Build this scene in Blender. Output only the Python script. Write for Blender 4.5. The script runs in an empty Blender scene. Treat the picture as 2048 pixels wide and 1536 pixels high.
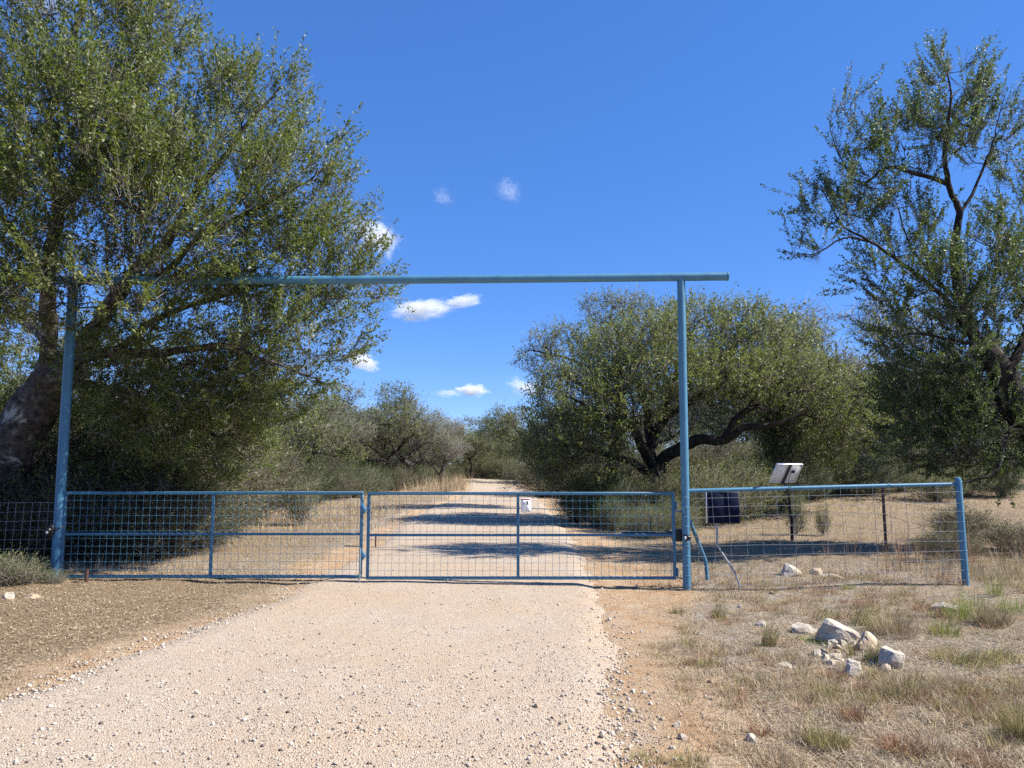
import bpy, math, time
import numpy as np
from mathutils import Vector, Matrix

T0 = time.time()
R = math.radians
scene = bpy.context.scene
COL = scene.collection

# ------------------------------------------------------------------ camera
PITCH = R(6.2); EYE = 1.6; FPX = 1479.0
cam_d = bpy.data.cameras.new('camera'); cam = bpy.data.objects.new('camera', cam_d); COL.objects.link(cam)
cam.location = (0, 0, EYE); cam.rotation_euler = (R(90) + PITCH, 0, 0)
cam_d.sensor_width = 36.0; cam_d.lens = 36.0 * FPX / 2048.0; cam_d.clip_start = 0.05; cam_d.clip_end = 20000
scene.camera = cam

# ------------------------------------------------------------------ light
SUN = Vector((1.0, -0.08, 1.0)).normalized()
ELEV = math.asin(SUN.z)
world = bpy.data.worlds.new('World'); scene.world = world; world.use_nodes = True
wn = world.node_tree; bg = wn.nodes['Background']
sky = wn.nodes.new('ShaderNodeTexSky'); sky.sky_type = 'NISHITA'; sky.sun_disc = False
sky.sun_elevation = ELEV; sky.sun_rotation = math.atan2(SUN.x, SUN.y)
sky.altitude = 300; sky.air_density = 0.5; sky.dust_density = 0.0; sky.ozone_density = 6.0
gam = wn.nodes.new('ShaderNodeGamma'); gam.inputs['Gamma'].default_value = 0.5          # the phone's tone curve on the sky
hsv = wn.nodes.new('ShaderNodeHueSaturation'); hsv.inputs['Saturation'].default_value = 1.64; hsv.inputs['Hue'].default_value = 0.517; hsv.inputs['Value'].default_value = 2.15
wn.links.new(sky.outputs[0], gam.inputs[0]); wn.links.new(gam.outputs[0], hsv.inputs['Color']); wn.links.new(hsv.outputs[0], bg.inputs[0]); bg.inputs[1].default_value = 0.115
sun_d = bpy.data.lights.new('sun', 'SUN'); sun_d.energy = 5.0; sun_d.angle = R(0.53); sun_d.color = (1.0, 0.945, 0.85)
sun = bpy.data.objects.new('sun', sun_d); COL.objects.link(sun)
sun.location = (60, 0, 60); sun.rotation_euler = SUN.to_track_quat('Z', 'Y').to_euler()
scene.view_settings.view_transform = 'Standard'; scene.view_settings.look = 'None'
scene.view_settings.exposure = 1.05; scene.view_settings.gamma = 1.0; scene.view_settings.use_curve_mapping = False
cy = scene.cycles
cy.max_bounces = 7; cy.diffuse_bounces = 3; cy.glossy_bounces = 2; cy.transmission_bounces = 4
cy.transparent_max_bounces = 6; cy.volume_bounces = 2; cy.caustics_reflective = False; cy.caustics_refractive = False
cy.use_denoising = False
scene.render.film_transparent = False

# ------------------------------------------------------------------ helpers
CP, SP = math.cos(PITCH), math.sin(PITCH)
def ray(px, py):
    dx = (px - 1024) / FPX; dz = (768 - py) / FPX
    return np.array((dx, CP - SP * dz, SP + CP * dz))
def P(px, py, Y):                       # the point at distance Y that the photograph shows at (px, py)
    d = ray(px, py); t = Y / d[1]
    return np.array((d[0] * t, Y, EYE + d[2] * t))
def G0(px, py, z=0.0):                  # the point on level ground seen at (px, py)
    d = ray(px, py); t = (z - EYE) / d[2]
    return np.array((d[0] * t, d[1] * t, z))

def tag(o, label=None, cat=None, group=None, kind=None):
    if label: o['label'] = label
    if cat: o['category'] = cat
    if group: o['group'] = group
    if kind: o['kind'] = kind
    return o
def empty(name, loc=(0, 0, 0), rz=0.0):
    o = bpy.data.objects.new(name, None); COL.objects.link(o)
    o.location = loc; o.rotation_euler = (0, 0, rz); o.empty_display_size = 0.2
    return o
def link(name, me, parent=None, loc=None):
    o = bpy.data.objects.new(name, me); COL.objects.link(o)
    if parent is not None: o.parent = parent
    if loc is not None: o.location = loc
    return o

def np_mesh(name, verts, faces, mats, smooth=False, midx=None, sizes=None):
    """faces: list of (n,3) / (n,4) arrays"""
    me = bpy.data.meshes.new(name)
    verts = np.asarray(verts, dtype=np.float32)
    if not isinstance(faces, (list, tuple)): faces = [faces]
    faces = [np.asarray(f, dtype=np.int32) for f in faces if len(f)]
    loops = np.concatenate([f.ravel() for f in faces])
    tot = np.concatenate([np.full(len(f), f.shape[1], np.int32) for f in faces])
    start = np.concatenate(([0], np.cumsum(tot)[:-1])).astype(np.int32)
    me.vertices.add(len(verts)); me.vertices.foreach_set('co', verts.ravel())
    me.loops.add(len(loops)); me.loops.foreach_set('vertex_index', loops)
    me.polygons.add(len(tot)); me.polygons.foreach_set('loop_start', start); me.polygons.foreach_set('loop_total', tot)
    for m in (mats if isinstance(mats, (list, tuple)) else [mats]): me.materials.append(m)
    if midx is not None: me.polygons.foreach_set('material_index', np.asarray(midx, np.int32))
    if smooth: me.polygons.foreach_set('use_smooth', np.ones(len(tot), bool))
    me.update(calc_edges=True)
    return me

class MB:
    """collects boxes, tubes and plates into one mesh"""
    def __init__(s): s.v = []; s.q = []; s.t = []; s.n = 0
    def add(s, v, q=(), t=()):
        v = np.asarray(v, float); s.v.append(v)
        if len(q): s.q.append(np.asarray(q, int) + s.n)
        if len(t): s.t.append(np.asarray(t, int) + s.n)
        s.n += len(v)
    def box(s, c, size, rot=None, bevel=0.0):
        c = np.asarray(c, float); h = np.asarray(size, float) / 2
        b = min(bevel, h.min() * 0.8)
        if b <= 0:
            v = np.array([(x, y, z) for x in (-1, 1) for y in (-1, 1) for z in (-1, 1)], float) * h
            q = [(0, 1, 3, 2), (4, 6, 7, 5), (0, 4, 5, 1), (2, 3, 7, 6), (0, 2, 6, 4), (1, 5, 7, 3)]; t = []
        else:
            v = []; idx = {}
            for x in (-1, 1):
                for y in (-1, 1):
                    for z in (-1, 1):
                        for a in range(3):
                            p = np.array((x, y, z), float) * (h - b); p[a] = (x, y, z)[a] * h[a]
                            idx[(x, y, z, a)] = len(v); v.append(p)
            v = np.array(v); q = []; t = []
            for a in range(3):
                o = [i for i in range(3) if i != a]
                for sgn in (-1, 1):
                    ring = []
                    for u, w in ((-1, -1), (1, -1), (1, 1), (-1, 1)):
                        k = [0, 0, 0]; k[a] = sgn; k[o[0]] = u; k[o[1]] = w
                        ring.append(idx[(*k, a)])
                    q.append(ring)
            for a in range(3):
                o = [i for i in range(3) if i != a]
                for u in (-1, 1):
                    for w in (-1, 1):
                        k0 = [0, 0, 0]; k0[a] = -1; k0[o[0]] = u; k0[o[1]] = w
                        k1 = list(k0); k1[a] = 1
                        q.append((idx[(*k0, o[0])], idx[(*k1, o[0])], idx[(*k1, o[1])], idx[(*k0, o[1])]))
            for x in (-1, 1):
                for y in (-1, 1):
                    for z in (-1, 1): t.append([idx[(x, y, z, a)] for a in range(3)])
            # orient outward
            def fix(f):
                pts = v[list(f)]; nrm = np.cross(pts[1] - pts[0], pts[2] - pts[0])
                return list(f) if nrm @ pts.mean(0) > 0 else list(f)[::-1]
            q = [fix(f) for f in q]; t = [fix(f) for f in t]
        if rot is not None: v = v @ np.array(rot).T
        s.add(v + c, q, t); return s
    def tube(s, pts, r, k=12, caps=True):
        pts = np.asarray(pts, float); n = len(pts)
        r = np.broadcast_to(np.asarray(r, float), (n,))
        d = np.gradient(pts, axis=0); d /= np.linalg.norm(d, axis=1)[:, None] + 1e-12
        ref = np.array((0.0, 0, 1)) if abs(d[:, 2]).max() < 0.95 else np.array((0.31, 0.95, 0.05))
        u = np.cross(d, ref); u /= np.linalg.norm(u, axis=1)[:, None] + 1e-12
        w = np.cross(u, d)
        a = np.linspace(0, 2 * np.pi, k, endpoint=False)
        v = pts[:, None, :] + r[:, None, None] * (np.cos(a)[None, :, None] * u[:, None, :] + np.sin(a)[None, :, None] * w[:, None, :])
        v = v.reshape(-1, 3); i = np.arange(k); j = (i + 1) % k
        q = np.concatenate([np.stack([m * k + i, (m + 1) * k + i, (m + 1) * k + j, m * k + j], 1) for m in range(n - 1)])
        t = []
        if caps:
            v = np.concatenate([v, pts[[0, -1]]]); a0, a1 = n * k, n * k + 1
            t = np.concatenate([np.stack([np.full(k, a0), i, j], 1), np.stack([np.full(k, a1), (n - 1) * k + j, (n - 1) * k + i], 1)])
        s.add(v, q, t); return s
    def plate(s, poly, y0, y1):            # polygon in x-z, extruded along y
        poly = np.asarray(poly, float); n = len(poly)
        v = np.concatenate([np.stack([poly[:, 0], np.full(n, yy), poly[:, 1]], 1) for yy in (y0, y1)])
        c0 = np.append(poly.mean(0), 0)
        v = np.concatenate([v, [(c0[0], y0, c0[1]), (c0[0], y1, c0[1])]])
        i = np.arange(n); j = (i + 1) % n
        s.add(v, np.stack([i, j, j + n, i + n], 1), np.concatenate([np.stack([np.full(n, 2 * n), j, i], 1), np.stack([np.full(n, 2 * n + 1), i + n, j + n], 1)]))
        return s
    def mesh(s, name, mat, smooth=False):
        f = []
        if s.q: f.append(np.concatenate(s.q))
        if s.t: f.append(np.concatenate(s.t))
        me = np_mesh(name, np.concatenate(s.v), f, mat, smooth)
        if smooth:
            try: me.set_sharp_from_angle(angle=R(40))
            except Exception: pass
        return me
    def build(s, name, mat, parent=None, smooth=False, loc=None):
        return link(name, s.mesh(name, mat, smooth), parent, loc)

def hash2(ix, iy, seed):
    h = (ix.astype(np.int64) * 374761393 + iy.astype(np.int64) * 668265263 + seed * 982451653) & 0x7fffffff
    h = ((h ^ (h >> 13)) * 1274126177) & 0x7fffffff
    return ((h ^ (h >> 16)) & 0xffff) / 65535.0
def vnoise(x, y, seed=0):
    x = np.asarray(x, float); y = np.asarray(y, float)
    ix = np.floor(x); iy = np.floor(y); fx = x - ix; fy = y - iy
    fx = fx * fx * (3 - 2 * fx); fy = fy * fy * (3 - 2 * fy)
    a = hash2(ix, iy, seed); b = hash2(ix + 1, iy, seed); c = hash2(ix, iy + 1, seed); d = hash2(ix + 1, iy + 1, seed)
    return (a + (b - a) * fx) * (1 - fy) + (c + (d - c) * fx) * fy
def fbm(x, y, seed=0, o=4):
    x = np.asarray(x, float); y = np.asarray(y, float)
    s = 0; a = 0.5
    for k in range(o): s = s + a * (vnoise(x * 2 ** k, y * 2 ** k, seed + k * 7) - 0.5) * 2; a *= 0.5
    return s
def sstep(a, b, x):
    t = np.clip((np.asarray(x, float) - a) / (b - a), 0, 1); return t * t * (3 - 2 * t)
def unit(v): return v / (np.linalg.norm(v, axis=-1, keepdims=True) + 1e-12)

# ------------------------------------------------------------------ materials
def mat(name):
    m = bpy.data.materials.new(name); m.use_nodes = True
    return m, m.node_tree.nodes, m.node_tree.links, m.node_tree.nodes['Principled BSDF']
def ramp(n, stops, interp='LINEAR'):
    r = n.new('ShaderNodeValToRGB'); r.color_ramp.interpolation = interp
    e = r.color_ramp.elements
    while len(e) < len(stops): e.new(0.5)
    for k, (p, c) in enumerate(stops): e[k].position = p; e[k].color = (*c, 1)
    return r
def noise(n, l, scale, detail=4, rough=0.55, coord=None, dist=0.0):
    t = n.new('ShaderNodeTexNoise'); t.inputs['Scale'].default_value = scale; t.inputs['Detail'].default_value = detail
    t.inputs['Roughness'].default_value = rough; t.inputs['Distortion'].default_value = dist
    if coord is not None: l.new(coord, t.inputs['Vector'])
    return t
def geo_pos(n): return n.new('ShaderNodeNewGeometry').outputs['Position']
def mixc(n, l, fac, a, b, mode='MIX'):
    m = n.new('ShaderNodeMix'); m.data_type = 'RGBA'; m.blend_type = mode
    for sock, v in ((m.inputs['Factor'], fac), (m.inputs['A'] if False else m.inputs[6], a), (m.inputs[7], b)):
        if isinstance(v, (int, float)): sock.default_value = v
        elif isinstance(v, tuple): sock.default_value = (*v, 1)
        else: l.new(v, sock)
    return m.outputs[2]
def bump(n, l, bs, h, strength, dist):
    b = n.new('ShaderNodeBump'); b.inputs['Strength'].default_value = strength; b.inputs['Distance'].default_value = dist
    l.new(h, b.inputs['Height']); l.new(b.outputs[0], bs.inputs['Normal']); return b

def island_mat(name, stops, rough=0.7, spec=0.3, transl=0.0, tcol=None):
    m, n, l, bs = mat(name)
    g = n.new('ShaderNodeNewGeometry'); r = ramp(n, stops); l.new(g.outputs['Random Per Island'], r.inputs[0])
    l.new(r.outputs[0], bs.inputs['Base Color']); bs.inputs['Roughness'].default_value = rough
    bs.inputs['Specular IOR Level'].default_value = spec
    if transl:
        tr = n.new('ShaderNodeBsdfTranslucent')
        if tcol: tr.inputs[0].default_value = (*tcol, 1)
        else: l.new(r.outputs[0], tr.inputs[0])
        mx = n.new('ShaderNodeMixShader'); mx.inputs[0].default_value = transl
        l.new(bs.outputs[0], mx.inputs[1]); l.new(tr.outputs[0], mx.inputs[2])
        l.new(mx.outputs[0], n['Material Output'].inputs[0])
    return m

def bark_mat(name, dark, light, lichen, amt):
    m, n, l, bs = mat(name)
    p = n.new('ShaderNodeTexCoord').outputs['Object']
    a = noise(n, l, 9, 5, 0.65, p); b = noise(n, l, 3.2, 4, 0.6, p, 0.4); c = noise(n, l, 38, 3, 0.6, p)
    r = ramp(n, [(0.36, dark), (0.66, light)]); l.new(a.outputs[0], r.inputs[0])
    mk = ramp(n, [(amt, (0, 0, 0)), (amt + 0.1, (1, 1, 1))]); l.new(b.outputs[0], mk.inputs[0])
    col = mixc(n, l, mk.outputs[0], r.outputs[0], lichen)
    l.new(col, bs.inputs['Base Color']); bs.inputs['Roughness'].default_value = 0.9; bs.inputs['Specular IOR Level'].default_value = 0.15
    ad = n.new('ShaderNodeMath'); ad.operation = 'ADD'; l.new(a.outputs[0], ad.inputs[0]); l.new(c.outputs[0], ad.inputs[1])
    bump(n, l, bs, ad.outputs[0], 0.9, 0.03)
    return m

M = {}
M['bark_oak'] = bark_mat('bark_oak', (0.034, 0.029, 0.024), (0.13, 0.115, 0.098), (0.36, 0.35, 0.32), 0.54)
M['bark_dark'] = bark_mat('bark_dark', (0.016, 0.013, 0.011), (0.060, 0.050, 0.042), (0.16, 0.155, 0.14), 0.64)
M['bark_grey'] = bark_mat('bark_grey', (0.045, 0.040, 0.036), (0.15, 0.135, 0.12), (0.24, 0.235, 0.215), 0.55)
M['twig'] = island_mat('twig', [(0, (0.05, 0.042, 0.035)), (0.6, (0.15, 0.13, 0.11)), (1, (0.34, 0.31, 0.27))], 0.9, 0.1)
M['twig_dark'] = island_mat('twig_dark', [(0, (0.035, 0.03, 0.025)), (0.7, (0.09, 0.078, 0.065)), (1, (0.24, 0.215, 0.185))], 0.9, 0.1)
M['twig_grey'] = island_mat('twig_grey', [(0, (0.09, 0.082, 0.072)), (0.6, (0.19, 0.178, 0.158)), (1, (0.33, 0.32, 0.295))], 0.9, 0.1)
M['leaf_oak'] = island_mat('leaf_oak', [(0, (0.036, 0.060, 0.014)), (0.45, (0.085, 0.115, 0.026)), (0.88, (0.150, 0.175, 0.046)), (1, (0.22, 0.20, 0.07))], 0.5, 0.45, 0.30, (0.22, 0.29, 0.035))
M['leaf_right'] = island_mat('leaf_right', [(0, (0.026, 0.048, 0.016)), (0.5, (0.060, 0.092, 0.028)), (1, (0.115, 0.145, 0.045))], 0.5, 0.45, 0.28, (0.15, 0.22, 0.04))
M['leaf_mid'] = island_mat('leaf_mid', [(0, (0.040, 0.064, 0.018)), (0.5, (0.095, 0.124, 0.034)), (1, (0.170, 0.185, 0.060))], 0.5, 0.45, 0.32, (0.24, 0.29, 0.05))
M['leaf_olive'] = island_mat('leaf_olive', [(0, (0.055, 0.076, 0.028)), (0.5, (0.115, 0.142, 0.052)), (1, (0.185, 0.20, 0.082))], 0.5, 0.4, 0.32, (0.24, 0.29, 0.08))
M['leaf_brush'] = island_mat('leaf_brush', [(0, (0.035, 0.050, 0.014)), (0.5, (0.075, 0.092, 0.026)), (1, (0.135, 0.14, 0.05))], 0.5, 0.4, 0.25, (0.16, 0.18, 0.03))
M['leaf_cedar'] = island_mat('leaf_cedar', [(0, (0.016, 0.036, 0.008)), (0.5, (0.042, 0.082, 0.016)), (1, (0.085, 0.13, 0.028))], 0.6, 0.3, 0.2, (0.08, 0.14, 0.02))
M['leaf_shrub'] = island_mat('leaf_shrub', [(0, (0.07, 0.085, 0.035)), (0.5, (0.13, 0.15, 0.06)), (1, (0.22, 0.23, 0.11))], 0.5, 0.4, 0.3, (0.22, 0.26, 0.06))
M['straw'] = island_mat('straw', [(0, (0.18, 0.125, 0.078)), (0.35, (0.36, 0.27, 0.17)), (0.75, (0.50, 0.41, 0.275)), (1, (0.62, 0.54, 0.40))], 0.75, 0.2, 0.2)
M['litter'] = island_mat('litter', [(0, (0.17, 0.11, 0.065)), (0.4, (0.29, 0.21, 0.125)), (0.85, (0.37, 0.28, 0.18)), (1, (0.46, 0.37, 0.25))], 0.7, 0.25)
M['rust_grass'] = island_mat('rust_grass', [(0, (0.15, 0.068, 0.038)), (0.5, (0.32, 0.17, 0.095)), (1, (0.50, 0.35, 0.21))], 0.75, 0.2, 0.2)
M['olive_grass'] = island_mat('olive_grass', [(0, (0.12, 0.105, 0.04)), (0.5, (0.28, 0.245, 0.09)), (1, (0.48, 0.41, 0.19))], 0.7, 0.25, 0.25)
M['green_grass'] = island_mat('green_grass', [(0, (0.09, 0.14, 0.02)), (0.5, (0.20, 0.27, 0.04)), (1, (0.38, 0.40, 0.08))], 0.6, 0.3, 0.3)
M['gravel'] = island_mat('gravel', [(0, (0.11, 0.09, 0.075)), (0.14, (0.25, 0.205, 0.165)), (0.4, (0.40, 0.335, 0.27)), (0.8, (0.49, 0.43, 0.355)), (1, (0.58, 0.54, 0.47))], 0.85, 0.2)

def soil_mat():
    m, n, l, bs = mat('soil')
    p = geo_pos(n)
    big = noise(n, l, 0.55, 5, 0.6, p); mid = noise(n, l, 3.1, 6, 0.65, p); fine = noise(n, l, 34, 5, 0.7, p); grit = noise(n, l, 140, 2, 0.6, p)
    at = n.new('ShaderNodeAttribute'); at.attribute_name = 'dirt'
    lf = n.new('ShaderNodeAttribute'); lf.attribute_name = 'litter'
    thatch = ramp(n, [(0.37, (0.15, 0.105, 0.066)), (0.5, (0.36, 0.272, 0.175)), (0.63, (0.57, 0.465, 0.335))]); l.new(fine.outputs[0], thatch.inputs[0])
    grey = ramp(n, [(0.37, (0.19, 0.155, 0.12)), (0.63, (0.56, 0.49, 0.405))]); l.new(fine.outputs[0], grey.inputs[0])
    gm = ramp(n, [(0.42, (0, 0, 0)), (0.60, (1, 1, 1))]); l.new(mid.outputs[0], gm.inputs[0])
    c1 = mixc(n, l, gm.outputs[0], thatch.outputs[0], grey.outputs[0])
    sand = ramp(n, [(0.28, (0.46, 0.27, 0.14)), (0.5, (0.54, 0.38, 0.235)), (0.7, (0.57, 0.455, 0.33))]); l.new(mid.outputs[0], sand.inputs[0])
    # bare sandy soil shows where the attribute and the noise say so
    ad = n.new('ShaderNodeMath'); ad.operation = 'ADD'; l.new(at.outputs['Fac'], ad.inputs[0]); l.new(big.outputs[0], ad.inputs[1])
    ad2 = n.new('ShaderNodeMath'); ad2.operation = 'ADD'; l.new(ad.outputs[0], ad2.inputs[0])
    ms = n.new('ShaderNodeMath'); ms.operation = 'MULTIPLY'; l.new(mid.outputs[0], ms.inputs[0]); ms.inputs[1].default_value = 0.8; l.new(ms.outputs[0], ad2.inputs[1])
    sm = ramp(n, [(0.0, (0, 0, 0)), (1.0, (1, 1, 1))])
    mr = n.new('ShaderNodeMapRange'); mr.inputs[1].default_value = 1.12; mr.inputs[2].default_value = 1.38; l.new(ad2.outputs[0], mr.inputs[0])
    c2 = mixc(n, l, mr.outputs[0], c1, sand.outputs[0])
    lit = ramp(n, [(0.33, (0.18, 0.125, 0.078)), (0.5, (0.30, 0.22, 0.135)), (0.68, (0.42, 0.325, 0.21))]); l.new(fine.outputs[0], lit.inputs[0])
    c3 = mixc(n, l, lf.outputs['Fac'], c2, lit.outputs[0])
    l.new(c3, bs.inputs['Base Color']); bs.inputs['Roughness'].default_value = 0.95; bs.inputs['Specular IOR Level'].default_value = 0.1
    hh = n.new('ShaderNodeMath'); hh.operation = 'ADD'; l.new(fine.outputs[0], hh.inputs[0]); l.new(grit.outputs[0], hh.inputs[1])
    bump(n, l, bs, hh.outputs[0], 1.0, 0.03)
    return m
M['soil'] = soil_mat()

def gravel_mat():
    m, n, l, bs = mat('gravel_road')
    p = geo_pos(n)
    v1 = n.new('ShaderNodeTexVoronoi'); v1.inputs['Scale'].default_value = 84; l.new(p, v1.inputs['Vector'])
    v2 = n.new('ShaderNodeTexVoronoi'); v2.inputs['Scale'].default_value = 170; l.new(p, v2.inputs['Vector'])
    nb = noise(n, l, 0.5, 5, 0.6, p); nm = noise(n, l, 4.0, 4, 0.6, p)
    sp = n.new('ShaderNodeSeparateColor'); l.new(v1.outputs['Color'], sp.inputs[0])
    st = ramp(n, [(0.0, (0.17, 0.14, 0.115)), (0.14, (0.38, 0.315, 0.255)), (0.5, (0.50, 0.425, 0.345)), (0.85, (0.55, 0.48, 0.40)), (1.0, (0.62, 0.575, 0.51))]); l.new(sp.outputs[0], st.inputs[0])
    sp2 = n.new('ShaderNodeSeparateColor'); l.new(v2.outputs['Color'], sp2.inputs[0])
    dust = ramp(n, [(0.0, (0.34, 0.265, 0.20)), (0.5, (0.49, 0.40, 0.31)), (1.0, (0.57, 0.49, 0.395))]); l.new(sp2.outputs[1], dust.inputs[0])
    mk = ramp(n, [(0.38, (0, 0, 0)), (0.62, (1, 1, 1))]); l.new(nm.outputs[0], mk.inputs[0])
    c = mixc(n, l, mk.outputs[0], st.outputs[0], dust.outputs[0])
    w = ramp(n, [(0.35, (1.0, 0.93, 0.86)), (0.65, (1.0, 1.0, 1.0))]); l.new(nb.outputs[0], w.inputs[0])
    c = mixc(n, l, 1.0, c, w.outputs[0], 'MULTIPLY')
    c = mixc(n, l, 1.0, c, (0.89, 0.875, 0.845), 'MULTIPLY')
    l.new(c, bs.inputs['Base Color']); bs.inputs['Roughness'].default_value = 0.92; bs.inputs['Specular IOR Level'].default_value = 0.15
    a = n.new('ShaderNodeMath'); a.operation = 'MULTIPLY_ADD'; a.inputs[1].default_value = -1.0
    l.new(v1.outputs['Distance'], a.inputs[0]); 
    s2 = n.new('ShaderNodeMath'); s2.operation = 'MULTIPLY'; s2.inputs[1].default_value = -0.5; l.new(v2.outputs['Distance'], s2.inputs[0]); l.new(s2.outputs[0], a.inputs[2])
    bump(n, l, bs, a.outputs[0], 0.75, 0.012)
    return m
M['gravel_road'] = gravel_mat()

def paint_mat(name, col, dark, rust=0.70):
    m, n, l, bs = mat(name)
    p = n.new('ShaderNodeTexCoord').outputs['Object']
    a = noise(n, l, 5, 5, 0.6, p); b = noise(n, l, 21, 4, 0.65, p)
    r = ramp(n, [(0.3, dark), (0.62, col)]); l.new(a.outputs[0], r.inputs[0])
    k = ramp(n, [(rust, (0, 0, 0)), (rust + 0.04, (1, 1, 1))]); l.new(b.outputs[0], k.inputs[0])
    c = mixc(n, l, k.outputs[0], r.outputs[0], (0.16, 0.11, 0.085))
    l.new(c, bs.inputs['Base Color'])
    rr = n.new('ShaderNodeMapRange'); rr.inputs[3].default_value = 0.38; rr.inputs[4].default_value = 0.6; l.new(a.outputs[0], rr.inputs[0]); l.new(rr.outputs[0], bs.inputs['Roughness'])
    bs.inputs['Specular IOR Level'].default_value = 0.45
    bump(n, l, bs, b.outputs[0], 0.12, 0.004)
    return m
M['blue'] = paint_mat('blue_paint', (0.046, 0.158, 0.265), (0.033, 0.122, 0.212))
M['blue_pale'] = paint_mat('blue_paint_faded', (0.072, 0.208, 0.315), (0.054, 0.166, 0.26))
M['wire_blue'] = paint_mat('wire_blue', (0.06, 0.175, 0.265), (0.045, 0.135, 0.205), 0.9)
M['wire_galv'] = paint_mat('wire_galvanised', (0.21, 0.24, 0.26), (0.15, 0.175, 0.19), 0.70)
M['rust'] = paint_mat('rusty_steel', (0.085, 0.045, 0.033), (0.045, 0.026, 0.022), 0.75)
def plain(name, col, rough=0.5, spec=0.5, metal=0.0, nz=0.12):
    m, n, l, bs = mat(name)
    a = noise(n, l, 18, 3, 0.6, n.new('ShaderNodeTexCoord').outputs['Object'])
    r = ramp(n, [(0.3, tuple(c * (1 - nz) for c in col)), (0.7, tuple(min(1, c * (1 + nz)) for c in col))]); l.new(a.outputs[0], r.inputs[0])
    l.new(r.outputs[0], bs.inputs['Base Color']); bs.inputs['Roughness'].default_value = rough
    bs.inputs['Specular IOR Level'].default_value = spec; bs.inputs['Metallic'].default_value = metal
    return m
M['black'] = plain('black_plastic', (0.012, 0.012, 0.013), 0.45)
M['white'] = plain('white_plastic', (0.78, 0.78, 0.77), 0.4)
M['panel_back'] = plain('panel_backsheet', (0.68, 0.66, 0.64), 0.5)
M['alu'] = plain('aluminium', (0.62, 0.63, 0.64), 0.35, 0.5, 0.7)
M['cell'] = plain('solar_cell', (0.006, 0.010, 0.030), 0.55, 0.05)
M['navy'] = plain('navy_frame', (0.008, 0.011, 0.02), 0.5)
M['conduit'] = plain('grey_conduit', (0.33, 0.34, 0.36), 0.5)
M['red'] = plain('sign_red', (0.30, 0.02, 0.035), 0.5)
M['ink'] = plain('sign_ink', (0.03, 0.03, 0.035), 0.6)
M['ink_grey'] = plain('sign_grey', (0.45, 0.45, 0.48), 0.6)
def rock_mat():
    m, n, l, bs = mat('limestone')
    p = n.new('ShaderNodeTexCoord').outputs['Object']
    inf = n.new('ShaderNodeObjectInfo')
    va = n.new('ShaderNodeVectorMath'); va.operation = 'ADD'; l.new(p, va.inputs[0]); l.new(inf.outputs['Location'], va.inputs[1])
    a = noise(n, l, 7, 6, 0.65, va.outputs[0]); b = noise(n, l, 30, 5, 0.7, va.outputs[0]); c = noise(n, l, 3, 3, 0.5, va.outputs[0])
    r = ramp(n, [(0.3, (0.31, 0.26, 0.20)), (0.5, (0.54, 0.475, 0.385)), (0.7, (0.68, 0.63, 0.545))]); l.new(a.outputs[0], r.inputs[0])
    tn = ramp(n, [(0.5, (0, 0, 0)), (0.62, (0.8, 0.8, 0.8))]); l.new(c.outputs[0], tn.inputs[0])
    cc = mixc(n, l, tn.outputs[0], r.outputs[0], (0.50, 0.37, 0.24))
    sp = ramp(n, [(0.30, (0.35, 0.35, 0.35)), (0.42, (1, 1, 1))]); l.new(b.outputs[0], sp.inputs[0])
    cc = mixc(n, l, 1.0, cc, sp.outputs[0], 'MULTIPLY')
    l.new(cc, bs.inputs['Base Color']); bs.inputs['Roughness'].default_value = 0.92; bs.inputs['Specular IOR Level'].default_value = 0.15
    bump(n, l, bs, b.outputs[0], 1.0, 0.03)
    return m
M['rock'] = rock_mat()

# ------------------------------------------------------------------ ground
def gz(x, y):
    x = np.asarray(x, float); y = np.asarray(y, float)
    z = 0.05 - 0.0165 * np.clip(x + 3.2, -6, 6) * sstep(2, 8, y) * 1.0
    z = z - 0.03
    z = z + 0.085 * sstep(2.5, 6.0, x)
    z = z + 0.42 * sstep(28, 58, y) - 0.8 * sstep(58, 78, y) + 1.2 * sstep(90, 160, y)
    z = z + 0.45 * sstep(13, 34, y) * sstep(5.5, 13, x)
    z = z + 0.30 * sstep(16, 30, y) * sstep(2.6, 5, x) * (1 - sstep(45, 60, y))
    z = z + 0.10 * fbm(x * 0.16, y * 0.16, 3, 3) * sstep(11, 22, y)
    return z
def rough_h(x, y): return 0.030 * fbm(x * 1.3, y * 1.3, 11, 4) + 0.024 * fbm(x * 6, y * 6, 17, 3)

RE = np.array([G0(*p) for p in ((1500, 1900), (1262, 1536), (1245, 1400), (1225, 1300), (1200, 1200), (1165, 1100), (1130, 1050), (1092, 1012), (1062, 985), (1040, 973), (1030, 966))])
LE = np.array([G0(*p) for p in ((-2600, 1900), (-420, 1536), (0, 1410), (200, 1330), (420, 1260), (560, 1195), (640, 1160), (735, 1100), (800, 1050), (868, 1015), (914, 1000), (935, 985), (936, 973), (925, 966))])
def xr(y): y = np.asarray(y, float); return np.interp(y, RE[:, 1], RE[:, 0]) + 0.16 * fbm(y * 0.8, y * 0 + 3.3, 5, 3)
def xl(y): y = np.asarray(y, float); return np.interp(y, LE[:, 1], LE[:, 0]) + 0.16 * fbm(y * 0.8, y * 0 + 8.3, 6, 3)
def outside(x, y): return np.maximum(xl(y) - x, x - xr(y))          # metres outside the driveway
def axis(a, b, step, lo, hi, g=1.09):
    c = list(np.arange(a, b + 1e-6, step)); s = step
    while c[-1] < hi: s *= g; c.append(c[-1] + s)
    s = step
    while c[0] > lo: s *= g; c.insert(0, c[0] - s)
    return np.array(c)
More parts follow.
